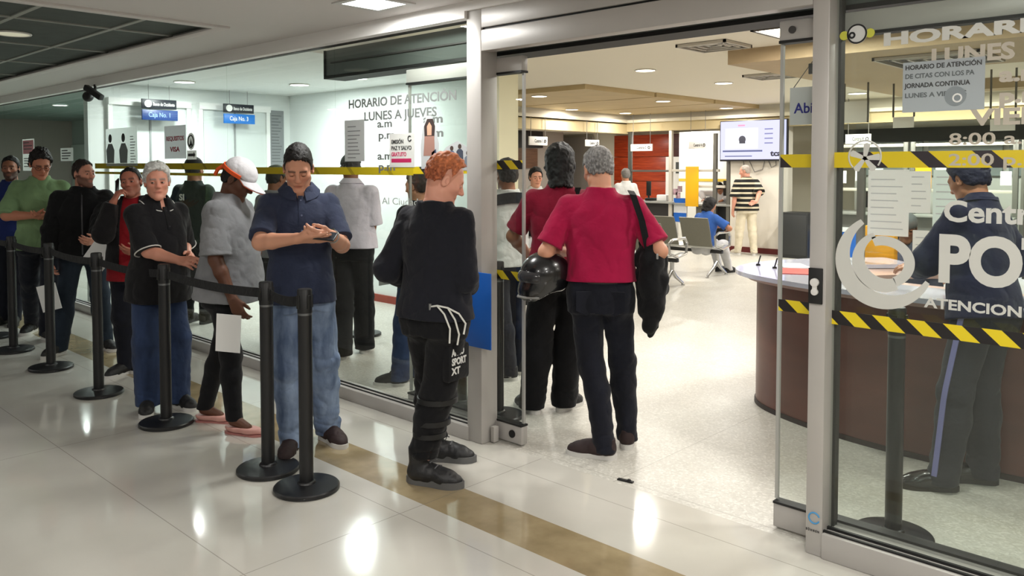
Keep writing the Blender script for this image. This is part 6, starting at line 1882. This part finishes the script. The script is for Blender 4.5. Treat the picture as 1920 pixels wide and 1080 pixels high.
# --- the older man turning round
POLO = cloth('black_pique', (17, 16, 19))
c = pw('white-haired man in a black polo with white trim and blue jeans glancing sideways', (-5.335, 2.255), 8, H=1.605, skin=(206, 144, 122), vox=.0055, wide=.98, belly=.6, head=(-28, -3, 2), lean=3, eyes=.5, gaze=(20, 0),
       feet=dict(R=(-5.339, 2.183, -30), L=(-5.289, 2.361, 10)), arms=dict(R=dict(w=(-4.971, 2.245, 1.004), hint=(.5, -1, -.3), fd=(0, 1, .05), pn=(-.6, 0, -.6), curl=.5), L=dict(w=(-5.230, 2.412, 1.009), hint=(-.6, -1, -.3), fd=(.2, 1, 0), pn=(.7, 0, -.5), curl=.5)),
       top=dict(mat=POLO, ease=.020, flare=.014, hem=.775, cuff_at=1.0, collar=1, trim=plain('trim_white', (206, 204, 200), .8), placket=dict(mat=POLO, n=2, to=1.28, btn=BTN), loose=.95), bottom=dict(mat=MIDJ, ease=.012, cuff=.075, kneer=.095), shoes=dict(mat=SH_B, sole=SOLE_W),
       hair=dict(rgb=(176, 176, 174), rgb2=(214, 214, 210), top=.026, side=.012, noise=.007, freq=55), brow=(120, 116, 112))

# --- grey T-shirt, white and orange cap
c = pw('person in a grey T-shirt, black leggings and a white cap with orange brim underside', (-4.60, 2.36), 36, H=1.655, skin='dark', vox=.0050, wide=1.03, belly=.65, head=(-4, -32, 0), lean=4, eyes=.2, neck=.012,
       feet=dict(R=(-4.510, 2.349, 24), L=(-4.854, 2.334, 38)), arms=dict(R=dict(w=(-4.372, 2.275, 0.830), hint=(.4, -1, -.1), fd=(-.15, .35, -.93), pn=(-1, .1, 0), curl=.55, thumb=.6), L=dict(w=(-4.575, 2.482, 1.305), hint=(-.6, -.2, -1), fd=(.2, -.3, .9), pn=(.2, -.9, -.1), curl=.6)),
       top=dict(mat=cloth('heather_grey', (122, 123, 126), 'heather'), ease=.022, hem=.83, amp=.008, cuff_at=.92, loose=1.12, flare=.012), bottom=dict(mat=BLACKC, ease=.006, amp=.003, slim=.95, cuff=.048, kneer=.064, hem=.08, name='leggings'), shoes=dict(mat=plain('pink_leather', (204, 150, 140), .5), sole=plain('pink_sole', (170, 110, 104), .6), flat=True, name='flat_shoe', pointed=1, size=.93),
       hair=dict(rgb=(16, 14, 14), top=.004, side=.006), cap=dict(mat=cloth('cap_white', (206, 204, 208)), under=plain('cap_orange', (226, 84, 24), .7), brim=.095, tilt=-4, band=None))
mb = MB(); N_ = 20
for k in range(1):
    rings = []
    for i in range(N_ + 1):
        t = math.radians(150 + 240 * i / N_)
        rings.append([c['hp']((.0875 + e) * math.cos(t), (.1105 + e) * math.sin(t) - .012, z) for e, z in ((.0, .030), (.007, .028), (.007, .050), (.0, .052))])
    mb.ring_tube(rings)
mb.build('orange_cap_band', plain('cap_orange', (226, 84, 24), .7), c['root'])
mb = MB(); mb.tube([c['hp'](.03, -.115, .03), c['hp'](.035, -.135, -.01), c['hp'](.03, -.135, -.05)], .012, 8); mb.build('orange_cap_strap', MATS['cap_orange'], c['root'])
hn = c['A'][1]['hand']
o = tag(MB().box((0, 0, 0), (.150, .003, .215), 0, None).build('paper_sheet', PAPER), 'white sheet of paper hanging from the hand of the person in the white cap', 'paper')
o.location = (-4.335, 2.228, 0.642); o.rotation_euler = (0, math.radians(3), math.radians(34))

# --- man on the phone
JACK = cloth('dark_jacket', (19, 17, 19))
c = pw('man in a dark jacket over a red shirt with a phone at his ear', (-6.33, 2.50), -38, H=1.585, skin=(176, 112, 92), vox=.006, wide=1.05, belly=.4, head=(0, 2, 8), eyes=.5, beard=.25,
       feet=dict(R=(-6.442, 2.469, -70), L=(-6.536, 2.612, -30)), arms=dict(R=dict(w=(-6.239, 2.323, 1.326), hint=(.25, .2, -1), fd=(-.35, -.25, .85), pn=(-.75, -.6, .0), curl=.95, thumb=.3), L=dict(w=(-6.122, 2.462, 0.971), hint=(-.8, -.5, -.4), fd=(.6, .7, 0), pn=(.5, -.3, .6), curl=.6)),
       top=dict(mat=JACK, sleeve='long', ease=.026, hem=.93, name='jacket', open_front=.062, loose=1.1), bottom=dict(mat=DKJ, ease=.014), shoes=dict(mat=SH_B, sole=SOLE_W, trim=SOLE_W), hair=dict(rgb=(22, 19, 19), top=.008, side=.004, fade=.5, line=.012))
make_top(c, cloth('red_cotton', (134, 16, 26)), sleeve='short', ease=.012, hem=.80, name='red_shirt', cuff_at=.4)
hd_ = c['hp'](.105, .03, -.035)
o = empty('mobile_phone', tuple(c['W'](hd_)), -38 - 90, 'mobile phone at the ear of the man in the dark jacket and red shirt', 'phone')
MB().box((0, 0, 0), (.010, .070, .145), .004, Rx(-18) @ Ry(-8)).build('case', BLK2, o); MB().lathe([(.0001, 0), (.008, 0), (.008, .003), (.0001, .003)], (.006, .01, .05), 12, Ry(90)).build('camera_ring', plain('camera_ring', (200, 200, 200), .3), o)

# --- black hoodie
c = pw('bearded man with a fade haircut in a black zipped hoodie looking to one side', (-7.55, 2.56), -22, H=1.645, skin=(200, 140, 118), vox=.006, wide=1.14, head=(42, 0, 0), beard=.8, eyes=.5,
       feet=dict(R=(-7.519, 2.342, -60), L=(-7.458, 2.682, 10)), arms=dict(R=dict(w=(-7.574, 2.256, 0.591), hint=(1, -.6, 0), fd=(-.1, .2, -1), pn=(-1, 0, 0), curl=.6), L=dict(w=(-7.131, 2.497, 0.933), hint=(-1, -.5, -.3), fd=(.5, .8, 0), pn=(.7, -.2, .5), curl=.6)),
       top=dict(mat=cloth('black_fleece', (14, 14, 16)), sleeve='long', ease=.030, hem=.86, hood=1, name='hoodie', zip_mat=plain('zip_dark', (52, 52, 56), .4), loose=1.15, amp=.010), bottom=dict(mat=cloth('teal_denim', (34, 44, 56), 'denim'), ease=.016, cuff=.06), shoes=dict(mat=SH_B, sole=SOLE_W),
       hair=dict(rgb=(38, 28, 24), top=.016, side=.002, fade=.55, line=.008))
o = tag(MB().box((0, 0, 0), (.16, .004, .22), 0, Ry(-14)).build('paper_folder', PAPER), 'white paper folder held low by the man in the black hoodie, behind a queue post', 'paper')
o.location = (-7.440, 2.246, 0.503); o.rotation_euler = (0, 0, math.radians(45))
o = tag(MB().box((0, 0, 0), (.20, .004, .19), 0, Ry(28)).build('paper_sheet', PAPER), 'white sheets held at waist height between the hooded man and the man phoning', 'paper')
o.location = (-6.762, 2.406, 0.896); o.rotation_euler = (math.radians(-20), 0, math.radians(45))

# --- green T-shirt
c = pw('tall man with glasses in a sage green T-shirt looking down', (-8.13, 2.40), -18, H=1.75, skin=(186, 122, 96), vox=.006, wide=1.02, belly=.4, head=(12, -24, 0), glasses=True, eyes=.25, lean=1,
       feet=dict(R=(-8.748, 2.484, -40), L=(-8.264, 2.469, 5)), arms=dict(R=dict(w=(-7.879, 2.284, 1.168), hint=(1, -.3, -.4), fd=(-.8, .5, 0), pn=(-.2, -.2, .9), curl=.5), L=dict(w=(-7.869, 2.390, 1.154), hint=(-1, -.3, -.5), fd=(.6, .5, 0), pn=(.3, -.3, .9), curl=.5)),
       top=dict(mat=cloth('sage_cotton', (122, 150, 108)), ease=.018, hem=.84, loose=1.08, cuff_at=1.0, amp=.009), bottom=dict(mat=cloth('navy_trouser', (24, 27, 38)), ease=.018), shoes=dict(mat=SH_B, sole=SOLE_W), hair=dict(rgb=(24, 19, 18), top=.032, side=.014, noise=.008, freq=50))

# --- blue shirt at the picture edge
c = pw('bearded man in a dark blue shirt at the end of the queue', (-9.40, 2.51), -32, H=1.695, skin=(150, 100, 78), vox=.007, head=(4, 0, 0), beard=.9, eyes=.5,
       arms=dict(R=dict(w=(-9.328, 2.314, 1.162), hint=(1, -.4, -.5), fd=(-.7, .6, 0), pn=(-.2, -.2, .9), curl=.5), L=dict(w=(-9.092, 2.401, 1.156), hint=(-1, -.3, -.5), fd=(.7, .5, 0), pn=(.3, -.3, .9), curl=.5)),
       feet=dict(R=(-9.412, 2.413, -60), L=(-9.293, 2.486, -20)),
       top=dict(mat=cloth('royal_cotton', (28, 42, 96)), ease=.018, hem=.85), bottom=dict(mat=DKJ, ease=.016), shoes=dict(mat=SH_B, sole=SOLE_B), hair=dict(rgb=(18, 15, 15), top=.014, side=.008))

# --- behind the glass on the left
c = pw('person in a dark green shirt and black cap inside the teller room, back turned', (-8.02, 3.78), 120, H=1.68, skin='brown', vox=.008, top=dict(mat=cloth('dark_green_cotton', (34, 44, 40)), ease=.02, hem=.84), bottom=dict(mat=BLACKP), shoes=dict(mat=SH_B, sole=SOLE_B), hair=dict(rgb=(14, 14, 14), top=.006, side=.006), cap=dict(mat=BLACKC))
for k, tx in enumerate(('SI', 'AL')):
    letters(tx, c['O'] + V(-.07, -.152, 1.26 - k * .11), (1, 0, 0), (0, -1, 0), .085, LACE_W, c['root'], .003, name='back_print')
c = pw('person in a grey shirt and grey-green cap inside the glass, mostly behind the white cap', (-6.60, 3.86), 100, H=1.60, skin='brown', vox=.008, head=(0, -10, 0), top=dict(mat=cloth('mid_grey_cotton', (128, 128, 132)), ease=.02, hem=.84), bottom=dict(mat=BLACKP), shoes=dict(mat=SH_B, sole=SOLE_B), hair=dict(rgb=(40, 38, 36), top=.006, side=.006), cap=dict(mat=cloth('cap_olive', (84, 92, 76))))

# --- far hall
c = pw('bald man in a black and cream striped shirt and cream trousers below the wall screen', (-7.12, 13.72), 145, H=1.64, skin='pink', vox=.009, wide=1.12, belly=.7, head=(50, -12, 0), lean=4,
       feet=dict(R=(-6.98, 13.74, 110), L=(-7.26, 13.66, 160)), arms=dict(R=dict(w=(-6.85, 13.55, .98), hint=(1, -.7, 0), fd=(-.8, .2, -.3), pn=(-.2, -.9, 0), curl=.5)),
       top=dict(mat=cloth('striped_cotton', (30, 30, 30), 'stripe', rgb2=(206, 196, 170)), ease=.026, hem=.84, cuff_at=1.0, loose=1.2), bottom=dict(mat=cloth('cream_cotton', (214, 204, 180)), ease=.02), shoes=dict(mat=plain('shoe_cream', (196, 186, 170), .7), sole=SOLE_W), hair=dict(rgb=(170, 160, 150), top=.003, side=.003, style='bald'))
c = pw('woman with dark hair in a blue blouse sitting on the bench before the screen', (-6.25, 10.72), 80, H=1.56, skin='tan', vox=.009, pelvis=(0, -.02, -.40), lean=14, head=(-8, -22, 0),
       feet=dict(R=(-6.08, 11.16, 80), L=(-6.26, 11.18, 85)), arms=dict(R=dict(w=(-6.0, 11.02, .68), hint=(1, -.4, -.3), curl=.5), L=dict(w=(-6.2, 11.08, .70), hint=(-1, -.4, -.3), curl=.5)),
       top=dict(mat=cloth('blue_blouse', (58, 100, 178)), ease=.018, hem=.90), bottom=dict(mat=cloth('pale_trouser', (196, 196, 198)), ease=.016, amp=.006, bunch=0), shoes=dict(mat=SH_B, sole=SOLE_B), hair=dict(rgb=(18, 15, 16), top=.016, side=.016, style='long', line=.06))
c = pw('clerk in a white shirt bending over the counter under the wall screen', (-8.42, 15.30), -80, H=1.66, skin='tan', vox=.010, lean=46, pelvis=(0, -.08, -.16), head=(0, -62, 0), top=dict(mat=cloth('white_shirt', (222, 222, 228)), ease=.02, hem=.88, sleeve='long'), bottom=dict(mat=BLACKP), shoes=dict(mat=SH_B, sole=SOLE_B), hair=dict(rgb=(16, 14, 14), top=.016, side=.01),
       arms=dict(R=dict(w=(-8.60, 14.78, .93), hint=(1, 0, .3), fd=(0, 1, 0), pn=(0, 0, -1), curl=.3), L=dict(w=(-8.20, 14.78, .93), hint=(-1, 0, .3), fd=(0, 1, 0), pn=(0, 0, -1), curl=.3)))
c = pw('dark-haired woman in a white blouse, face showing beside the maroon shirt', (-6.38, 7.12), -40, H=1.585, skin=(206, 150, 124), vox=.009, head=(8, -8, 0), eyes=.4, top=dict(mat=cloth('white_blouse', (206, 206, 204)), ease=.016), bottom=dict(mat=BLACKP), shoes=dict(mat=SH_B, sole=SOLE_B), hair=dict(rgb=(16, 14, 15), top=.018, side=.014))
c = pw('grey-haired person far in the hall, just above the crimson shoulder', (-8.30, 11.6), 150, H=1.57, skin='tan', vox=.012, top=dict(mat=cloth('white_blouse', (206, 206, 204)), ease=.016), bottom=dict(mat=BLACKP), shoes=dict(mat=SH_B, sole=SOLE_B), hair=dict(rgb=(120, 116, 112), top=.012, side=.008))

# --- behind the right pane
GUARD = cloth('guard_navy', (30, 33, 60))
c = pw('guard in a navy jacket and dark trousers with lilac stripe at the reception desk', (-1.069, 4.527), 165, H=1.66, skin='tan', vox=.0058, wide=1.10, lean=11, side=7, head=(-10, -24, 0),
       feet=dict(L=(-1.183, 4.325, 214), R=(-1.067, 4.558, 205)), arms=dict(L=dict(w=(-1.416, 4.653, 1.035), hint=(-1, -.5, -.2), fd=(.1, 1, .1), pn=(.3, 0, -.9), curl=.4), R=dict(w=(-1.219, 4.978, 0.982), hint=(.7, -.6, -.6), fd=(-.2, 1, 0), pn=(-.3, 0, -.9), curl=.5)),
       top=dict(mat=GUARD, sleeve='long', ease=.024, hem=.86, name='jacket', loose=1.1, collar=1), bottom=dict(mat=cloth('guard_trouser', (40, 42, 48)), ease=.018, cuff=.062), shoes=dict(mat=plain('polished_black', (20, 20, 20), .22, coat=.3), sole=SOLE_B, name='dress_shoe', lace=plain('lace_black', (16, 16, 16), .6)), hair=dict(rgb=(22, 24, 52), top=.02, side=.012))
l = c['L'][-1]; mb = MB()
A_, B_ = [], []
for t in np.linspace(0, 1, 14):
    p = (l['hip'] * (1 - t * 2) + l['kn'] * t * 2) if t < .5 else (l['kn'] * (2 - t * 2) + l['an'] * (t * 2 - 1))
    r = np.interp(t, [0, .5, 1], [.108, .088, .074])
    A_.append(p + V(-r, -.012, 0)); B_.append(p + V(-r, .014, 0))
mb.strip(A_, B_, (-.006, 0, 0)); mb.build('side_stripe', plain('stripe_lilac', (120, 120, 170), .7), c['root'])
c = pw('clerk in a grey knit cap and dark jacket seated behind the counter screen', (-2.29, 7.20), -70, H=1.62, skin='brown', vox=.008, pelvis=(0, 0, -.42), head=(0, -14, 0), eyes=.3, feet=dict(R=(-2.20, 6.98, -70), L=(-2.00, 7.04, -70)),
       top=dict(mat=cloth('clerk_slate', (66, 68, 84)), sleeve='long', ease=.018), bottom=dict(mat=BLACKP, bunch=0), shoes=dict(mat=SH_B, sole=SOLE_B), hair=dict(rgb=(20, 18, 18), top=.006, side=.006), mask=None)
f = Field(np.min([c['hp'](x, y, z) for x in (-.13, .13) for y in (-.15, .13) for z in (0, .17)], 0), np.max([c['hp'](x, y, z) for x in (-.13, .13) for y in (-.15, .13) for z in (0, .17)], 0), .007)
f.ell(c['hp'](0, -.012, .045), c['hs'] * V(.088, .112, .095), c['Rh']); nn = c['Rh'] @ V(0, -.25, -1); f.cut(nn, float(nn @ c['hp'](0, 0, .035)))
v_, F_ = f.mesh(1); to_mesh('knit_cap', v_, F_, cloth('knit_grey', (92, 94, 96)), c['root'])
o = empty('office_chair', (-2.29, 7.25, 0), 20, 'dark office chair under the clerk behind the counter screen', 'chair')
MB().box((0, 0, .44), (.48, .46, .08), .03).build('seat', BLACKC, o); MB().box((0, .26, .78), (.44, .06, .46), .025).build('backrest', BLACKC, o)
MB().tube([(0, 0, .06), (0, 0, .41)], .03, 12).build('gas_lift', BLK2, o)
for k in range(5): MB().tube([(0, 0, .09), (.28 * math.cos(k * 1.2566), .28 * math.sin(k * 1.2566), .03)], [.025, .028], 8).build('foot', BLK2, o)
